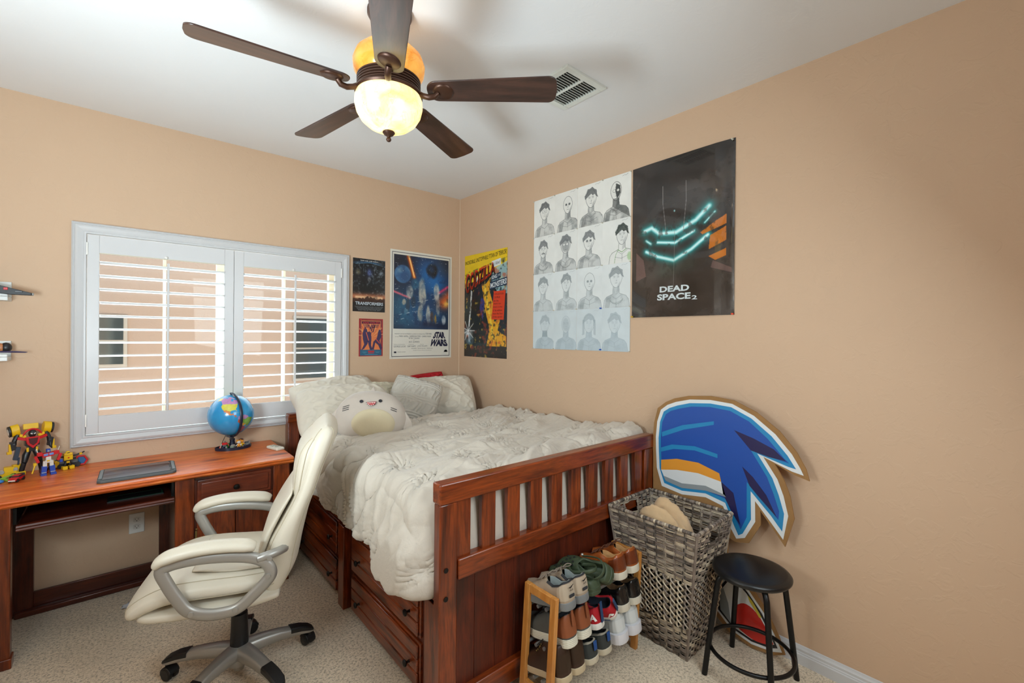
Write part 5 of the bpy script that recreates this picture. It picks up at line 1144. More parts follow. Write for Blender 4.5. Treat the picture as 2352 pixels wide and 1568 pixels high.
part(fg, 'torso', [SLV, P_('tan', '#b9784a'), BLKt, YEL], lambda m: [m.ball((.012, 0, .030), (.020, .016, .022), 1, n=14), m.ball((.030, .004, .030), (.022, .02, .026), 2, n=14), rbox(m, (-.010, -.01, .028), (.03, .02, .03), 0, (0, 20, 10)), m.tube([(.0, -.02, .05), (-.012, -.02, .06), (-.02, -.02, .048)], .004, 8, 3)], 0)
MB().ball((-.02, -.012, .004), (.012, .010, .006), n=12).build('boot', YEL, fg)
bl = thing('toy_sword', 'thin purple toy blade resting over the edge of the lower shelf', 'toy', (-2.80, -.095, 1.378)); MB().tube([(-.05, 0, .004), (.03, 0, .002), (.062, 0, .0), (.070, 0, 0)], [.004, .0045, .003, .001], 8).build('blade', P_('purple', '#3a3156', .4), bl)
MB().tube([(-.05, 0, .004), (-.075, 0, .0)], [.006, .005], 8).build('grip', BLKt, bl)
# ---------------------------------------------------------------- posters and drawings
def poster(name, label, cat, loc, rz, paint, texts=(), mats=(), gloss=.35, coat=.3, warp=None, group=None, rough_bump=0., sheet='poster_sheet'):
    t = thing(name, label, cat, loc, rz, group)
    m = MB(); A = np.stack([paint.X*paint.w, np.zeros_like(paint.X)-.0012, -paint.Y*paint.w], -1)
    if warp is not None: A[..., 1] -= warp(paint.X, paint.Y)
    m.grid(A, 0, flip=True); nv = len(m.v); bk = MB()
    for tx in texts:
        s, x0, x1, y0, y1, mi = tx[:6]; kw = tx[6] if len(tx) > 6 else {}; fn = kw.pop('fn', None) if 'fn' in kw else None; w = paint.w
        off = -.0018 if warp is None else -.0026
        g = (lambda a, b, fn=fn: (fn(a, b)[0]*w, -fn(a, b)[1]*w)) if fn else None
        if s == '#box': m.flat([(x0*w, -y0*w), (x1*w, -y0*w), (x1*w, -y1*w), (x0*w, -y1*w)], off+.0002, mi)
        elif s == '#poly': m.flat([(a*w, -b*w) for a, b in x0], -.0016 if warp is None else off, mi)
        else: put_text(m, s, x0*w, x1*w, -y1*w, -y0*w, off, mi, fn=g, **kw)
    if warp is not None and len(m.v) > nv:
        m.v = m.v[:nv]+[(a, b-float(warp(np.array(a/paint.w), np.array(-c/paint.w))), c) for a, b, c in m.v[nv:]]
    o = m.build(sheet, [colmat('print_%d_%d' % (int(gloss*100), int(coat*100)), gloss, coat, rough_bump)]+list(mats), t, ang=0, smooth=True)
    setcol(o, (0, paint.c.reshape(-1, 3))); return t
RW_ = RD(-90)       # right wall: local x runs toward the camera
ink = lambda n, h: mat('ink_'+n, h, .5)
# 1 small film poster
p = Paint(.268, .420, 110, '#15171b')
p.noise(6, .5, 3); p.ell(.5, .17, .62, .12, '#2d6fa8', .5, .8); p.ell(.5, .25, .66, .15, '#0f1216', .2); p.line([(.08, .17), (.5, .10), (.92, .17)], .012, '#8cc4e8', .7, 1)
for x, y, rx, ry, c in ((.5, .42, .15, .22, '#3a456e'), (.50, .40, .07, .12, '#6173a8'), (.16, .40, .11, .13, '#77715a'), (.86, .40, .10, .13, '#8894a0'), (.32, .32, .02, .14, '#5c636c'), (.66, .32, .02, .14, '#5c636c'), (.5, .60, .07, .10, '#a2a9ad')): p.ell(x, y, rx, ry, c, .8, .8)
p.noise(22, 0, 8, '#0c0e11', .58, .7, .6); p.noise(16, 0, 12, '#8d9aa5', .56, .75, .5)
p.vgrad(.78, .98, '#17140f', '#17140f', .35); p.glow([(0, 1.12), (1, 1.12)], .10, '#c8764c', .85); p.glow([(.1, 1.14), (.9, 1.14)], .035, '#f5cda0', .9); p.noise(7, 0, 21, '#2b211e', .55, .75, .35)
X_ = p.X; sky_ = 1.21-.07*vn(X_*26, X_*0, 7)-.05*np.exp(-((X_-.5)/.12)**2); p.a((p.Y > sky_) & (p.Y < 1.36), '#3d2318', .9); p.a(p.Y > 1.30, '#121010', .95)
SL = ink('silver', '#b8c2cb'); WT = ink('white', '#e8e6e0')
tx = [('THEIR WAR. OUR WORLD.', .22, .78, .045, .075, 2), ('TRANSFORMERS', .08, .94, 1.275, 1.37, 1, dict(bold=.03))]
for i in range(4): tx.append((['PARAMOUNT PICTURES AND DREAMWORKS PICTURES PRESENT IN ASSOCIATION WITH HASBRO', 'A DI BONAVENTURA PICTURES PRODUCTION A TOM DESANTO DON MURPHY PRODUCTION', 'EXECUTIVE PRODUCERS STEVEN SPIELBERG MICHAEL BAY BRIAN GOLDNER', 'DIRECTED BY MICHAEL BAY'][i], .07+.03*i, .94-.03*i, 1.405+i*.034, 1.43+i*.034, 3))
poster('film_poster', 'small dark film poster with orange city skyline, directly beside the window frame', 'poster', (-1.000, 0, 2.087), 0, p, tx, [SL, WT, ink('grey', '#8a8d90')])
# 2 small concert poster
p = Paint(.200, .300, 90, '#a31d22'); p.a((p.X > .06) & (p.X < .94) & (p.Y < 1.34) & (p.Y > .05), '#e0804a')
for k in range(26):
    y = .06+k*.052; p.poly([(.05, y), (.13, y+.026), (.05, y+.052)], '#4a1f45'); p.poly([(.95, y), (.87, y+.026), (.95, y+.052)], '#4a1f45')
for k in range(16): x = .10+k*.052; p.poly([(x, .035), (x+.03, .115), (x+.05, .035)], '#5a2030')
for k in range(14):
    a = k/14*pi; p.poly([(.5, .75), (.5+.6*cos(a), .75-.6*sin(a)), (.5+.6*cos(a+.09), .75-.6*sin(a+.09))], '#f0b070' if k % 2 else '#c9583a', .6)
p.a((p.X > .12) & (p.X < .88) & (p.Y > .11) & (p.Y < .205), '#3a2038')
pr_ = '#3b2c55'
for P in ([(.20, .42), (.26, .38), (.33, .42), (.36, .55), (.40, .80), (.36, 1.0), (.22, 1.20), (.10, 1.26), (.22, 1.02), (.16, .80), (.15, .58)], [(.34, .55), (.42, .50), (.50, .56), (.52, .80), (.50, 1.05), (.58, 1.25), (.46, 1.25), (.40, 1.05), (.36, .85)], [(.80, .50), (.86, .47), (.92, .52), (.94, .72), (.86, .88), (.98, 1.18), (.90, 1.26), (.80, 1.05), (.68, .95), (.62, 1.25), (.54, 1.20), (.60, .92), (.74, .78), (.78, .62)]): p.poly(P, pr_)
p.line([(.38, .62), (.60, .50), (.62, .42)], .012, pr_); p.line([(.30, .55), (.40, .86)], .018, '#e06a45'); p.line([(.70, .80), (.86, .98)], .016, '#d9503a'); p.ell(.26, .40, .05, .07, '#5a2a4a', .4); p.ell(.86, .48, .05, .06, pr_, .2)
p.a((p.Y > 1.24) & (p.X > .05) & (p.X < .95) & (p.Y < 1.47), '#24607f')
tx = [('VAN HALEN', .15, .86, .125, .19, 1, dict(bold=.02))]
for k in range(3):
    y = .235+k*.045; tx += [('#poly', [(.16+k*.025, y), (.40, y), (.405, y+.022), (.17+k*.025, y+.022)], 0, 0, 0, 2), ('#poly', [(.60, y), (.84-k*.025, y), (.83-k*.025, y+.022), (.595, y+.022)], 0, 0, 0, 2)]
tx += [('#poly', [(.38, .235), (.42, .235), (.46, .36), (.50, .235), (.54, .235), (.47, .46)], 0, 0, 0, 2), ('#poly', [(.56, .235), (.60, .235), (.52, .50), (.48, .50)], 0, 0, 0, 2), ('#poly', [(.64, .235), (.68, .235), (.60, .54), (.56, .54)], 0, 0, 0, 2), ('#poly', [(.55, .33), (.64, .33), (.635, .36), (.54, .36)], 0, 0, 0, 2)]
tx += [('SAMMY HAGAR', .38, .64, 1.275, 1.34, 1, dict(bold=.03)), ('LIVE', .42, .60, 1.36, 1.39, 1), ('MADISON SQUARE', .14, .32, 1.31, 1.33, 3), ('NEW YORK', .17, .30, 1.35, 1.37, 3), ('TUESDAY NIGHT', .68, .86, 1.31, 1.33, 3), ('ONE NIGHT ONLY', .24, .78, 1.425, 1.445, 3)]
tx = [t_ for t_ in tx if t_[0] not in ('SAMMY HAGAR', 'LIVE', 'MADISON SQUARE', 'NEW YORK', 'TUESDAY NIGHT', 'ONE NIGHT ONLY')]
# unreadable small print of the tour block is kept as plain bars
for a, b, y0, y1, mi in ((.38, .64, 1.28, 1.335, 1), (.39, .63, 1.36, 1.385, 1), (.14, .33, 1.325, 1.337, 3), (.19, .28, 1.36, 1.37, 3), (.67, .87, 1.32, 1.332, 3), (.71, .83, 1.35, 1.36, 3), (.24, .78, 1.43, 1.443, 3)): tx.append(('#box', a, b, y0, y1, mi))
poster('concert_poster', 'small red and orange concert poster below the dark film poster', 'poster', (-.948, 0, 1.612), 0, p, tx, [ink('scarlet', '#c42a30'), ink('plum', '#33204a'), ink('pale_teal', '#5b9bb0')])
# 3 large space film poster
p = Paint(.600, .912, 230, '#e2dfd4'); BX = (.045, .955); BY = (.05, 1.085)
p.a((p.X > .03) & (p.X < .97) & (p.Y > .03) & (p.Y < 1.49), '#3b3b4a'); p.a((p.X > .035) & (p.X < .965) & (p.Y > .035) & (p.Y < 1.485), '#e2dfd4')
msk = (p.X > .055) & (p.X < .945) & (p.Y > .065) & (p.Y < 1.10); keep = p.c.copy()
p.c[:] = H('#161a2b'); p.noise(4, .5, 4); p.glow([(.62, .30), (.70, .42)], .26, '#1f6fb8', .95); p.glow([(.35, .85), (.65, .95)], .30, '#1f5f95', .8); p.glow([(.15, .75), (.2, .95)], .18, '#2a6a86', .6)
p.ell(.19, .33, .135, .135, '#3f6f9c', .12); p.ell(.22, .36, .12, .12, '#274a77', .6, .8); p.ell(.15, .28, .06, .05, '#8fb4c4', .9, .6)
p.glow([(.27, .05), (.37, .36)], .030, '#e0541c', .95); p.line([(.275, .05), (.37, .36)], .022, '#f59a3a', .95, .6); p.line([(.28, .05), (.368, .35)], .009, '#ffe2a0', .9, .6)
p.ell(.38, .46, .08, .10, '#2c6b8c', .5, .8)
p.glow([(.86, .70), (.95, .62)], .10, '#e0602a', .9); p.glow([(.90, .72), (.93, .70)], .045, '#f7c45a', .9); p.glow([(.93, .46), (.78, .56)], .02, '#e23a6a', .9); p.glow([(.05, .58), (.30, .66)], .016, '#e86a7a', .9)
# plain drifting cloud columns and glints
for x, y, rx, ry, c, al in ((.66, .24, .11, .13, '#10131c', .85), (.50, .58, .07, .24, '#d8cfbb', .85), (.47, .88, .05, .16, '#b9b2a2', .8), (.60, .90, .045, .17, '#ded6c4', .85), (.74, .55, .06, .16, '#ddd5c6', .8), (.77, .78, .04, .14, '#c4bdae', .7), (.30, .58, .06, .12, '#c9c5ba', .75), (.27, .76, .035, .12, '#31404f', .8), (.36, .72, .05, .10, '#2c3a49', .8), (.21, .72, .035, .05, '#cbb9a0', .8), (.66, .92, .035, .10, '#6f4326', .9), (.72, .96, .025, .09, '#b58a3a', .9), (.86, .96, .04, .08, '#cdd4d8', .85), (.24, .86, .04, .05, '#7fa6b8', .7)):
    d_ = np.hypot((p.X-x+.03*(fbm(p.X*9, p.Y*9, 5)-.5))/rx, (p.Y-y+.05*(fbm(p.X*8+4, p.Y*8, 6)-.5))/ry); p.a(np.clip((1-d_)/.35, 0, 1)*(.55+.45*np.clip(fbm(p.X*22, p.Y*14, 44)*2.4-.6, 0, 1)), c, al)
for k in range(14):
    x_, y_ = .08+.8*((k*37) % 100)/100, .55+.5*((k*61) % 100)/100; p.line([(x_, y_), (x_+.04, y_-.012)], .005, '#cfd6da', .7)
p.noise(15, 0, 31, '#16284a', .55, .70, .35); p.noise(60, 0, 41, '#dfe8ee', .76, .82, .6)
p.glow([(.55, 1.02), (.9, 1.06)], .05, '#141c38', .7)
art = p.c.copy(); p.c = keep; p.c[msk] = art[msk]
DK = ink('deep_blue', '#1d1d3c'); GY = ink('credit_grey', '#6a6a72')
def trap(y0, y1, xl0, xr0, xl1, xr1):
    def fn(a, b): k = 1-b; y = y0+(y1-y0)*k; xl = xl0+(xl1-xl0)*k; xr = xr0+(xr1-xr0)*k; return (xl+(xr-xl)*a, y)
    return fn
tx = [('STAR', 0, 1, 0, 1, 1, dict(bold=.06, fn=trap(1.135, 1.235, .725, .875, .675, .90))), ('WARS', 0, 1, 0, 1, 1, dict(bold=.06, fn=trap(1.245, 1.350, .665, .905, .605, .945)))]
for s, a, b, y0, y1 in (('TWENTIETH CENTURY-FOX PRESENTS A LUCASFILM LTD. PRODUCTION', .07, .55, 1.165, 1.178), ('STAR WARS', .56, .66, 1.155, 1.178), ('Starring', .08, .13, 1.205, 1.217), ('MARK HAMILL  HARRISON FORD  CARRIE FISHER', .14, .65, 1.193, 1.215), ('PETER CUSHING', .29, .46, 1.222, 1.243), ('and', .36, .38, 1.252, 1.262), ('ALEC GUINNESS', .29, .46, 1.272, 1.295), ('Written and Directed by', .06, .23, 1.315, 1.327), ('GEORGE LUCAS', .06, .24, 1.335, 1.360), ('Produced by', .29, .37, 1.315, 1.327), ('GARY KURTZ', .27, .40, 1.335, 1.358), ('Music by', .47, .53, 1.315, 1.327), ('JOHN WILLIAMS', .43, .59, 1.335, 1.358), ('PANAVISION    PRINTS BY DE LUXE    TECHNICOLOR', .33, .68, 1.372, 1.385), ('Original Motion Picture Soundtrack', .36, .66, 1.400, 1.412), ('DOLBY SYSTEM', .12, .24, 1.420, 1.432), ('77-21', .015, .05, 1.500, 1.510)):
    tx.append((s, a, b, y0, y1, 2))
tx += [('#box', .065, .100, 1.418, 1.440, 1), ('#box', .069, .078, 1.422, 1.436, 3), ('#box', .087, .096, 1.422, 1.436, 3)]
cap = lambda r: [(.905+r*cos(a), 1.435-r*sin(a)*1.1) for a in np.linspace(0, pi, 16)]
tx += [('#poly', cap(.032), 0, 0, 0, 2), ('#poly', cap(.028), 0, 0, 0, 3), ('#poly', [(.885, 1.435), (.900, 1.412), (.912, 1.412), (.925, 1.435)], 0, 0, 0, 1)]
wp = lambda x, y: .006*np.clip((np.abs(x-.5)*2)**6, 0, 1)*0+.004*np.sin(x*3)*0
poster('film_poster', 'large space film poster with white border and credit block left of the wall corner', 'poster', (-.688, 0, 2.197), 0, p, tx, [DK, GY, ink('paper', '#e2dfd4')])
# 4 monster film poster on the right wall (yellow head, fire)
p = Paint(.602, .905, 200, '#1d2a2c'); p.noise(5, .6, 61)
p.poly([(0, 0), (1, 0), (1, .20), (.86, .24), (.75, .36), (.60, .30), (.25, .42), (0, .48)], '#efc914')
p.poly([(.70, .26), (1, .18), (1, .62), (.80, .60), (.62, .38)], '#9ec3c6', .9); p.noise(7, 0, 63, '#1c3c44', .55, .7, .55)
p.poly([(.12, .42), (.45, .36), (.52, .48), (.50, .70), (.60, 1.1), (.50, 1.3), (.12, 1.28), (.16, .95), (.12, .7)], '#141a17', .95); p.line([(.34, .34), (.18, .52), (.16, .75), (.12, 1.05)], .022, '#e8ece8', .9)
p.poly([(.42, .44), (.52, .46), (.66, .36), (.60, .55), (.72, .78), (.72, 1.0), (.86, .95), (.80, 1.12), (.98, 1.2), (.99, 1.36), (.55, 1.34), (.62, 1.1), (.52, .84), (.46, .60)], '#f2ad14', .95); p.line([(.50, .50), (.60, .85), (.70, 1.2)], .03, '#fbe04a', .7)
p.poly([(.42, .62), (.50, .70), (.46, .98), (.38, .80)], '#3a3a8f', .8); p.ell(.10, 1.16, .14, .10, '#dfe8ef', .9, .9); p.ell(.14, 1.26, .12, .09, '#8ab4cf', .9, .8)
p.a(p.Y > 1.32+.04*vn(p.X*9, p.X*0, 3), '#16100f', .9); p.noise(14, 0, 66, '#c0401c', .60, .72, .55); p.noise(22, 0, 68, '#15181c', .56, .66, .6); p.noise(18, 0, 71, '#f2c94a', .68, .78, .6)
for q_ in range(9): p.glow([(.10, 1.12), (.10+.16*cos(q_*.7), 1.12+.16*sin(q_*.7))], .008, '#f2f4f4', .8)
p.poly([(0, 0), (1, 0), (1, .12), (0, .26)], '#efc914', .97)
BK = ink('black', '#15130f'); RDc = ink('orange_red', '#d8401a')
ar = lambda x0, x1, ya, yb, h0, h1: (lambda a, b: (x0+(x1-x0)*a, ya+(yb-ya)*a-(h0+(h1-h0)*a)*(b-.5)))
tx = [('INCREDIBLE, UNSTOPPABLE TITAN OF TERROR!', 0, 1, 0, .1, 2, dict(bold=.01, fn=ar(.02, .985, .115, .055, .062, .075))),
      ('GODZILLA', 0, 1, 0, .1, 2, dict(bold=.05, fn=lambda a, b: (.045+.70*a, .44-.20*a-.18*sin(a*pi/2)*0-(.30-.14*a)*(b-.5)+.012))),
      ('GODZILLA', 0, 1, 0, .1, 1, dict(bold=.02, fn=lambda a, b: (.03+.70*a, .43-.20*a-(.30-.14*a)*(b-.5)))),
      ('#poly', [(.66, .15), (.86, .125), (.86, .215), (.66, .245)], 0, 0, 0, 3), ('It\'s Alive!', 0, 1, 0, .1, 2, dict(fn=ar(.68, .84, .195, .172, .05, .05))),
      ('#poly', [(.64, .345), (.86, .315), (.86, .395), (.64, .425)], 0, 0, 0, 4), ('KING', 0, 1, 0, .1, 3, dict(bold=.02, fn=ar(.66, .78, .380, .362, .055, .055))), ('OF THE', 0, 1, 0, .1, 3, dict(fn=ar(.80, .85, .36, .353, .03, .03))),
      ('#poly', [(.62, .440), (.995, .395), (.995, .50), (.62, .545)], 0, 0, 0, 4), ('MONSTERS!', 0, 1, 0, .1, 3, dict(bold=.02, fn=ar(.635, .985, .492, .448, .075, .075))),
      ('#poly', [(.71, .575), (.965, .575), (.93, .975), (.665, .965)], 0, 0, 0, 1)]
for i, s in enumerate(('CIVILIZATION', 'CRUMBLES', 'as its', 'death rays', 'blast a city', 'of 6 million', 'from the face', 'of the earth!')):
    w_ = len(s)*.0165; x0 = .725-.006*i; tx.append((s, 0, 1, 0, .1, 2, dict(fn=ar(x0, x0+w_, .615+.045*i, .617+.045*i, .026, .026))))
poster('film_poster', 'tall yellow and dark monster film poster with flames, right of the wall corner', 'poster', (0, -.086, 2.203), RW_, p, tx, [RDc, BK, ink('pale', '#dfe6e8'), ink('navy2', '#15304a')])
# 5 large dark video game poster
p = Paint(.612, .902, 240, '#2a2320'); p.noise(5, .35, 80); p.noise(3, 0, 82, '#55524f', .45, .75, .6); p.noise(9, 0, 83, '#171412', .55, .7, .5)
p.poly([(.13, .55), (.3, .36), (.70, .34), (.88, .60), (.80, .80), (.5, .96), (.2, .85)], '#35302d', .7)
gl = lambda P, w, al=1.: (p.glow(P, w*2.6, '#1f8f90', .8*al), p.glow(P, w, '#4fd6d8', .9*al), p.line(P, w*1.15, '#e0ffff', al, .9))
gl([(.14, .64), (.22, .62), (.30, .685), (.47, .70), (.66, .62), (.78, .52)], .022); gl([(.28, .765), (.46, .795), (.64, .715)], .014); gl([(.16, .84), (.28, .90), (.45, .955), (.62, .875), (.77, .77)], .017); gl([(.16, .735), (.21, .77)], .012, .8); gl([(.74, .66), (.83, .58)], .008, .7)
for P in ([(.84, .66), (.93, .62), (.93, .70), (.72, .76), (.70, .74)], [(.79, .78), (.93, .72), (.93, .84), (.78, .90)], [(.78, .96), (.93, .91), (.93, .97), (.84, 1.0)]): p.poly(P, '#d9781e', .85)
p.noise(20, 0, 88, '#2a2320', .60, .68, .45)
for x in (.34, .57): p.line([(x, .25), (x, .42), (x+(.02 if x < .5 else -.02), .60), (x+(.03 if x < .5 else -.03), .70)], .004, '#8b8784', .7)
p.line([(.455, .68), (.455, 1.22)], .003, '#8b8784', .6); p.poly([(.05, .84), (.13, .92), (.16, 1.08), (.05, 1.12)], '#7a5c58', .7); p.poly([(.82, 1.0), (.98, 1.08), (.98, 1.12), (.80, 1.06)], '#7a5c58', .6); p.ell(.455, .50, .012, .014, '#9fd8dc', .8)
p.glow([(.35, 1.05), (.60, 1.0)], .08, '#4c6a58', .25)
PW = ink('ice_white', '#cfd8da')
tx = [('DEAD', .315, .61, 1.190, 1.245, 1, dict(bold=.035)), ('SPACE', .29, .625, 1.262, 1.320, 1, dict(bold=.035)), ('2', .635, .685, 1.292, 1.328, 1, dict(bold=.02))]
wv = lambda x, y: .0045*(1+np.sin(y*5+x*2))*np.clip(np.minimum(x, 1-x)*6, 0, 1)+.009*np.exp(-((x-.98)/.05)**2)*np.sin(np.clip(y/1.47, 0, 1)*pi)
poster('game_poster', 'large glossy black poster with glowing cyan chevrons and orange patches on the right wall', 'poster', (0, -1.872, 2.503), RW_, p, tx, [PW], gloss=.22, coat=.7, warp=wv, rough_bump=.35)
# 16 pencil drawings, plain invented portrait heads
rng = random.Random(12)
rowl = ['top row', 'second row', 'third row', 'bottom row']; coll = ['nearest the corner', 'second column', 'third column', 'beside the black poster']
desc = [['short haired face in a light mask', 'bald head with round dark glasses', 'face with swept hair', 'hooded head in heavy black shading'],
        ['man with a moustache', 'masked head with flat hair', 'face with round dark glasses', 'black haired youth in green outline'],
        ['face with large round glasses', 'face with spiky dark hair', 'bald head with hollow eyes', 'turned head with swept fringe'],
        ['head with a covered neck', 'faint plain hooded head', 'faint long haired head', 'faint scarred face']]
paperc = ['#e9e8e2', '#e6e7e3', '#dfe4e4', '#cfd9dd']
wD, hD = .2155, .2775
for r in range(4):
    for c in range(4):
        pc = Paint(wD, hD, 84, paperc[r]); pc.noise(3, .03, 90+r*4+c)
        g = ['#5a5d5e', '#63676a', '#7b8488', '#93a2aa'][r]; lg = ['#b9bbb8', '#b4b9b9', '#b6c0c3', '#b3c2ca'][r]; A_ = [1, .9, .8, .6][r]
        if (r, c) == (0, 3): g = '#3c3f3e'
        cx = .52+rng.uniform(-.06, .06)+(.12 if (r, c) in ((0, 1), (1, 3)) else 0); cy = .44+rng.uniform(-.03, .03); rx, ry = .20+rng.uniform(-.015, .02), .275
        L_ = lambda P, w=.009, col=g, al=1.: pc.line(P, w, col, al*A_, .7)
        # shoulders
        sh_ = [(cx-.46, 1.29), (cx-.42, 1.06), (cx-.34, .97), (cx-.12, .89), (cx-.10, .66), (cx+.10, .66), (cx+.12, .88), (cx+.34, .95), (cx+.43, 1.05), (cx+.48, 1.29)]
        pc.poly(sh_, lg, [.55, .55, .5, .75][r]*(0 if (r, c) == (1, 3) else 1)); pc.poly([(cx-.40, 1.29), (cx-.36, 1.02), (cx-.16, .95), (cx-.24, 1.29)], g, .35*A_*(0 if (r, c) == (1, 3) else 1)); L_(sh_, .008, '#2c3a30' if (r, c) == (1, 3) else g)
        L_([(cx-.18, .93), (cx, 1.04), (cx+.18, .93)], .007); L_([(cx, 1.04), (cx+.01, 1.28)], .006)
        pc.a(inpoly(pc.X, pc.Y, sh_)*np.clip(fbm(pc.X*5+c*3, pc.Y*5+r*7, 55)*3-1.3, 0, 1)*(0 if (r, c) == (1, 3) else 1), g, .45*A_)
        if rng.random() > .4: L_([(cx-.24, 1.10), (cx-.02, 1.16), (cx+.24, 1.08)], .006)
        if (r, c) in ((1, 0), (1, 1), (2, 3), (3, 0)): pc.line([(cx-.22, 1.06), (cx-.12, 1.16), (cx+.02, 1.19), (cx+.16, 1.14), (cx+.24, 1.04)], .02, g, .6*A_, .8)
        pc.ell(cx, cy+.02, rx, ry, paperc[r], .05); pc.ell(cx, cy+.02, rx, ry, lg, .9, .18)
        el = [(cx+rx*cos(t)*(1-.18*max(0, -sin(t))), cy+.02-ry*sin(t)) for t in np.linspace(0, 2*pi, 40)]; L_(el, .009)
        pc.poly([(cx+.04, .66), (cx+.15, .50), (cx+.10, .86), (cx, .92)], g, .28*A_)
        hair = (r, c) not in ((0, 1), (0, 3), (2, 2), (3, 1))
        hc = '#17201c' if (r, c) == (1, 3) else g
        if hair:
            P = []
            n_ = 9; sp = .04 if c != 2 else .025
            for k in range(n_+1):
                t = pi*(1.03-1.06*k/n_); rr_ = 1.16+(.16 if k % 2 else 0)*(1 if (r, c) != (3, 2) else 0); P.append((cx+rx*rr_*cos(t), cy-.01-ry*rr_*sin(t)*.92))
            fr_h = [(cx+rx*.95, cy-.02), (cx+rx*.7, cy-.10), (cx+rx*.3, cy-.07), (cx, cy-.13), (cx-rx*.5, cy-.07), (cx-rx*.95, cy-.02)]
            pc.poly(P+fr_h, hc, .8*A_); pc.noise(30, 0, 100+r*4+c, paperc[r], .62, .8, .25)
            if (r, c) == (3, 2): pc.poly([(cx-rx*1.2, cy-.1), (cx-rx*.8, cy-.1), (cx-rx*.85, cy+.35), (cx-rx*1.25, cy+.38)], hc, .7*A_); pc.poly([(cx+rx*1.2, cy-.1), (cx+rx*.8, cy-.1), (cx+rx*.85, cy+.35), (cx+rx*1.25, cy+.38)], hc, .7*A_)
        if (r, c) == (0, 3): pc.poly([(cx, cy-.21), (cx+.15, cy-.12), (cx+.16, cy+.1), (cx+.03, cy+.25), (cx-.03, cy)], g, .9); pc.poly(sh_[3:], g, .5)
        if (r, c) in ((1, 1), (3, 1)): pc.ell(cx, cy+.02, rx*.96, ry*.96, g, .3, .5*A_)
        dark_gl = (r, c) in ((0, 1), (1, 2), (2, 2))
        for s_ in (-1, 1):
            ex, ey_ = cx+s_*.068, cy
            if dark_gl: pc.ell(ex, ey_, .046, .042, g, .25, .95*A_)
            elif (r, c) in ((0, 0), (2, 0), (1, 1), (0, 3)): pc.ell(ex, ey_, .052, .04, paperc[r], .15, .9); L_([(ex+.05*cos(t), ey_+.04*sin(t)) for t in np.linspace(0, 6.3, 14)], .006)
            else: L_([(ex-.03, ey_), (ex+.03, ey_-.004)], .008); L_([(ex-.04, ey_-.045), (ex+.035, ey_-.035)], .009)
        L_([(cx+.01, cy+.03), (cx+.018, cy+.10), (cx-.005, cy+.105)], .005); L_([(cx-.04, cy+.165), (cx+.045, cy+.160)], .007)
        if (r, c) == (1, 0): pc.line([(cx-.07, cy+.15), (cx, cy+.125), (cx+.07, cy+.15)], .018, g, .9)
        if (r, c) == (1, 3): pc.line([(cx-.14, .90), (cx, .98), (cx+.15, .90)], .012, '#6f9a63', .9); pc.line([(cx-.26, 1.29), (cx-.22, 1.05), (cx-.14, .92)], .010, '#6f9a63', .8); pc.ell(cx+.26, 1.12, .09, .14, '#a9c89a', .3, .8)
        if (r, c) == (3, 0): pc.poly([(cx-.10, .66), (cx+.11, .66), (cx+.13, .88), (cx-.13, .88)], g, .7)
        L_([(.70, .07), (.76, .05), (.82, .07), (.90, .03)], .005, g, .8)
        y = -.998-c*.2158; z = 2.502-r*.2778
        poster('pencil_drawing', 'pencil drawing, %s, %s, %s' % (desc[r][c], rowl[r], coll[c]), 'drawing', (-.0004*(r+c % 2), y, z), RW_, pc, (), (), gloss=.8, coat=0, group='pencil drawings pinned in a grid', sheet='paper_sheet')
# push pins
def pin(label, x, y, z, m, grp=None, big=1.):
    t = thing('push_pin', label, 'push pin', (x, y, z), 0, grp)
    Mx = TR((0, 0, 0), (0, RD(-90), 0), (big,)*3)
    MB().lathe([(.0012, -.003), (.0012, .002), (.0048, .002), (.0050, .004), (.0026, .006), (.0026, .011), (.0046, .013), (.0044, .015), (.001, .0155)], n=14, M=Mx).build('pin_head', m, t)
PBL, PCL = mat('pin_blue', '#1653b8', .3), mat('pin_clear', '#c9c4b4', .2)
pin('blue push pin at the top left corner of the bottom right drawing', -.002, -1.640, 1.668, PBL); pin('blue push pin at the bottom corner of the bottom right drawing', -.002, -1.640, 1.400, PBL)
pin('orange push pin at the lower right corner of the large black poster', -.003, -2.478, 1.605, mat('pin_orange', '#e2491f', .3)); pin('yellow push pin at the lower left corner of the large black poster', -.003, -1.880, 1.606, mat('pin_yellow', '#d9b021', .3))
pin('clear push pin at the upper right corner of the large black poster', -.003, -2.470, 2.496, PCL)
for r in range(5):
    for c in range(5):
        if (r, c) in ((3, 3), (4, 3)): continue
        pin('small clear push pin holding a corner of the grid of pencil drawings', -.0016, -1.000-c*.2155, 2.497-r*.2755, PCL, 'clear pins on the drawings', .8)
# ---------------------------------------------------------------- blue cardboard cutout (plain abstract stand-in)
ct = thing('cardboard_cutout', 'large blue white-bordered cardboard cutout leaning on the wall behind the hamper', 'cardboard cutout', (-.072, -2.05, 0), RD(-90))
CD = mat('cardboard', '#9a7244', .85, var=.08, vs=14, bs=.15, bsc=60)
outer = [(2.10, 1.085), (2.15, 1.125), (2.20, 1.150), (2.28, 1.172), (2.401, 1.184), (2.516, 1.175), (2.622, 1.131), (2.722, 1.057), (2.793, .974), (2.83, .906), (2.844, .857), (2.786, .870), (2.703, .903), (2.744, .834), (2.768, .771), (2.786, .673), (2.75, .536), (2.71, .587), (2.643, .669), (2.646, .602), (2.593, .498), (2.531, .482), (2.494, .496), (2.495, .401), (2.559, .332), (2.621, .276), (2.681, .203), (2.73, .112), (2.754, .047), (2.707, .021), (2.615, .004), (2.507, .027), (2.411, .096), (2.369, .255), (2.285, .323), (2.115, .367), (2.077, .571), (2.075, .712), (2.075, .80), (2.07, .90), (2.078, 1.00)]
Lc = lambda P: [(a-2.05, b) for a, b in P]
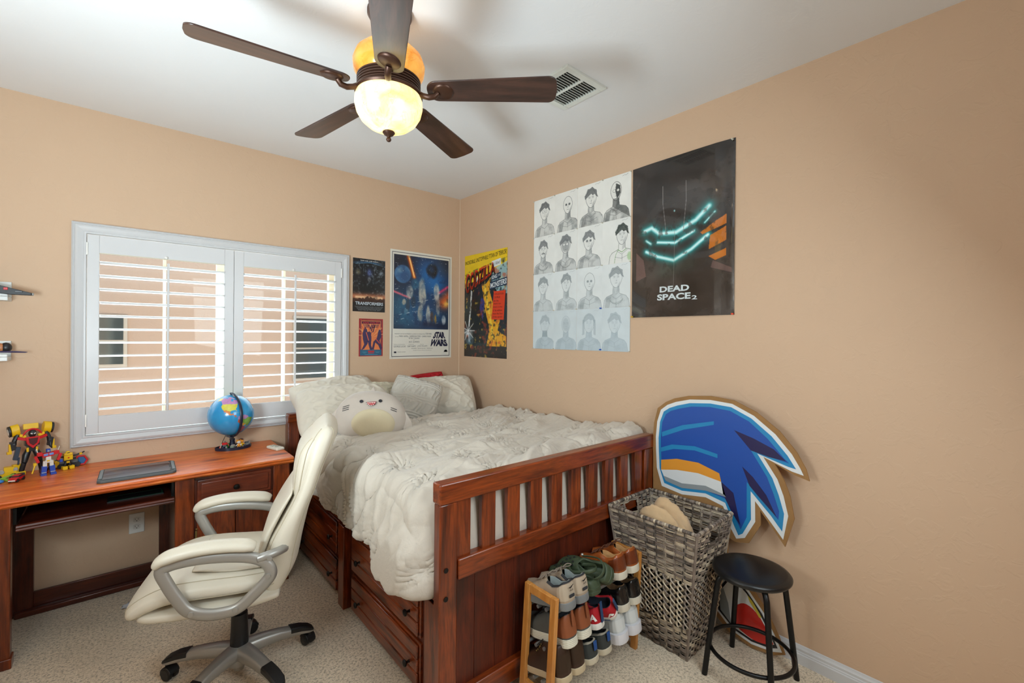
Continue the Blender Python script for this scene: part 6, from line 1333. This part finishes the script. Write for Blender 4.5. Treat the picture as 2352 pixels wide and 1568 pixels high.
MB().prism(Lc(outer), -.004, .004, 'xz').build('cardboard_sheet', CD, ct)
pt_ = MB(); G = lambda n, h: mat('print_'+n, h, .38, coat=.25, bs=.12, bsc=9, bd=.004)
cm = [G('white', '#dfe3e4'), G('blue', '#1d4fa6'), G('cyan', '#2387bd'), G('navy', '#231f4f'), G('orange', '#e59a35'), G('grey', '#8f979b'), G('red', '#c8281e'), G('black', '#14141c'), G('yellow', '#c9b53a')]
def sm(P, k=4): return [(v.x, v.y) for v in smooth_path([(a, b, 0) for a, b in P], k, True)]
def lay(P, d, mi, k=1): pt_.flat(Lc(P) if k == 1 else Lc(sm(P, k)), -.0045-.0006*d, mi)
L0 = [(2.12, 1.078), (2.16, 1.110), (2.21, 1.132), (2.29, 1.154), (2.40, 1.164), (2.51, 1.157), (2.612, 1.112), (2.706, 1.040), (2.774, .962), (2.808, .905), (2.822, .876), (2.775, .884), (2.655, .925), (2.716, .835), (2.742, .765), (2.762, .680), (2.742, .566), (2.69, .628), (2.620, .708), (2.622, .610), (2.575, .517), (2.535, .500), (2.507, .545), (2.47, .64), (2.38, .66), (2.25, .64), (2.13, .655), (2.098, .75), (2.092, .85), (2.090, .92), (2.098, 1.01)]
L1 = [(2.138, 1.070), (2.172, 1.094), (2.22, 1.114), (2.29, 1.135), (2.40, 1.146), (2.505, 1.140), (2.600, 1.098), (2.690, 1.028), (2.757, .952), (2.792, .898), (2.76, .902), (2.628, .936), (2.695, .835), (2.722, .765), (2.745, .685), (2.738, .602), (2.69, .66), (2.600, .75), (2.603, .615), (2.565, .535), (2.545, .520), (2.518, .575), (2.48, .66), (2.38, .68), (2.25, .66), (2.145, .675), (2.116, .75), (2.110, .85), (2.108, .92), (2.116, 1.01)]
L2 = [(2.152, 1.058), (2.182, 1.080), (2.23, 1.098), (2.30, 1.118), (2.40, 1.128), (2.50, 1.121), (2.59, 1.082), (2.675, 1.012), (2.742, .938), (2.765, .918), (2.60, .945), (2.672, .835), (2.70, .765), (2.725, .690), (2.722, .650), (2.66, .715), (2.582, .79), (2.583, .62), (2.556, .552), (2.530, .60), (2.49, .68), (2.38, .695), (2.25, .675), (2.155, .69), (2.130, .75), (2.124, .85), (2.122, .92), (2.130, 1.01)]
lay(L0, 0, 0); lay(L1, 1, 2); lay(L2, 2, 1)
lay([(2.52, 1.03), (2.61, 1.005), (2.70, .970), (2.752, .925), (2.68, .930), (2.60, .945)], 3, 3); lay([(2.56, .86), (2.61, .82), (2.67, .75), (2.715, .66), (2.64, .73), (2.595, .775)], 3, 3); lay([(2.46, .76), (2.52, .72), (2.555, .57), (2.515, .62), (2.47, .70)], 3, 3)
# loose bands of colour
lay([(2.13, .93), (2.26, .99), (2.42, 1.04), (2.42, 1.058), (2.25, 1.012), (2.128, .955)], 3, 2); lay([(2.125, .845), (2.20, .875), (2.32, .89), (2.44, .875), (2.44, .895), (2.32, .912), (2.19, .897), (2.124, .868)], 3, 2)
lay([(2.126, .80), (2.22, .825), (2.34, .83), (2.45, .80), (2.46, .76), (2.34, .775), (2.22, .765), (2.126, .745)], 3, 4)
lay([(2.126, .745), (2.22, .765), (2.34, .775), (2.46, .76), (2.485, .69), (2.38, .695), (2.25, .675), (2.155, .69)], 3, 0); lay([(2.14, .715), (2.25, .70), (2.38, .72), (2.475, .70), (2.485, .69), (2.38, .695), (2.25, .675), (2.155, .69)], 4, 5)
# lower rounded piece
lay([(2.43, .215), (2.48, .30), (2.545, .318), (2.60, .268), (2.665, .195), (2.715, .108), (2.742, .052), (2.70, .034), (2.61, .022), (2.52, .042), (2.44, .11)], 0, 0)
lay([(2.44, .20), (2.49, .285), (2.54, .300), (2.59, .262), (2.655, .190), (2.70, .11), (2.724, .062), (2.69, .045), (2.61, .035), (2.53, .052), (2.45, .115)], 1, 7); lay([(2.452, .20), (2.495, .272), (2.54, .288), (2.585, .254), (2.645, .186), (2.69, .11), (2.71, .072), (2.68, .056), (2.61, .047), (2.535, .062), (2.462, .12)], 2, 0)
lay([(2.452, .20), (2.475, .235), (2.50, .17), (2.515, .075), (2.462, .12)], 3, 5); lay([(2.53, .085), (2.525, .15), (2.56, .195), (2.60, .20), (2.65, .165), (2.692, .095), (2.706, .072), (2.68, .057), (2.61, .049)], 3, 6, 3); lay([(2.59, .250), (2.615, .228), (2.655, .172), (2.645, .165), (2.60, .222)], 4, 8)
o_ = pt_.build('printed_face', cm, ct, smooth=False)
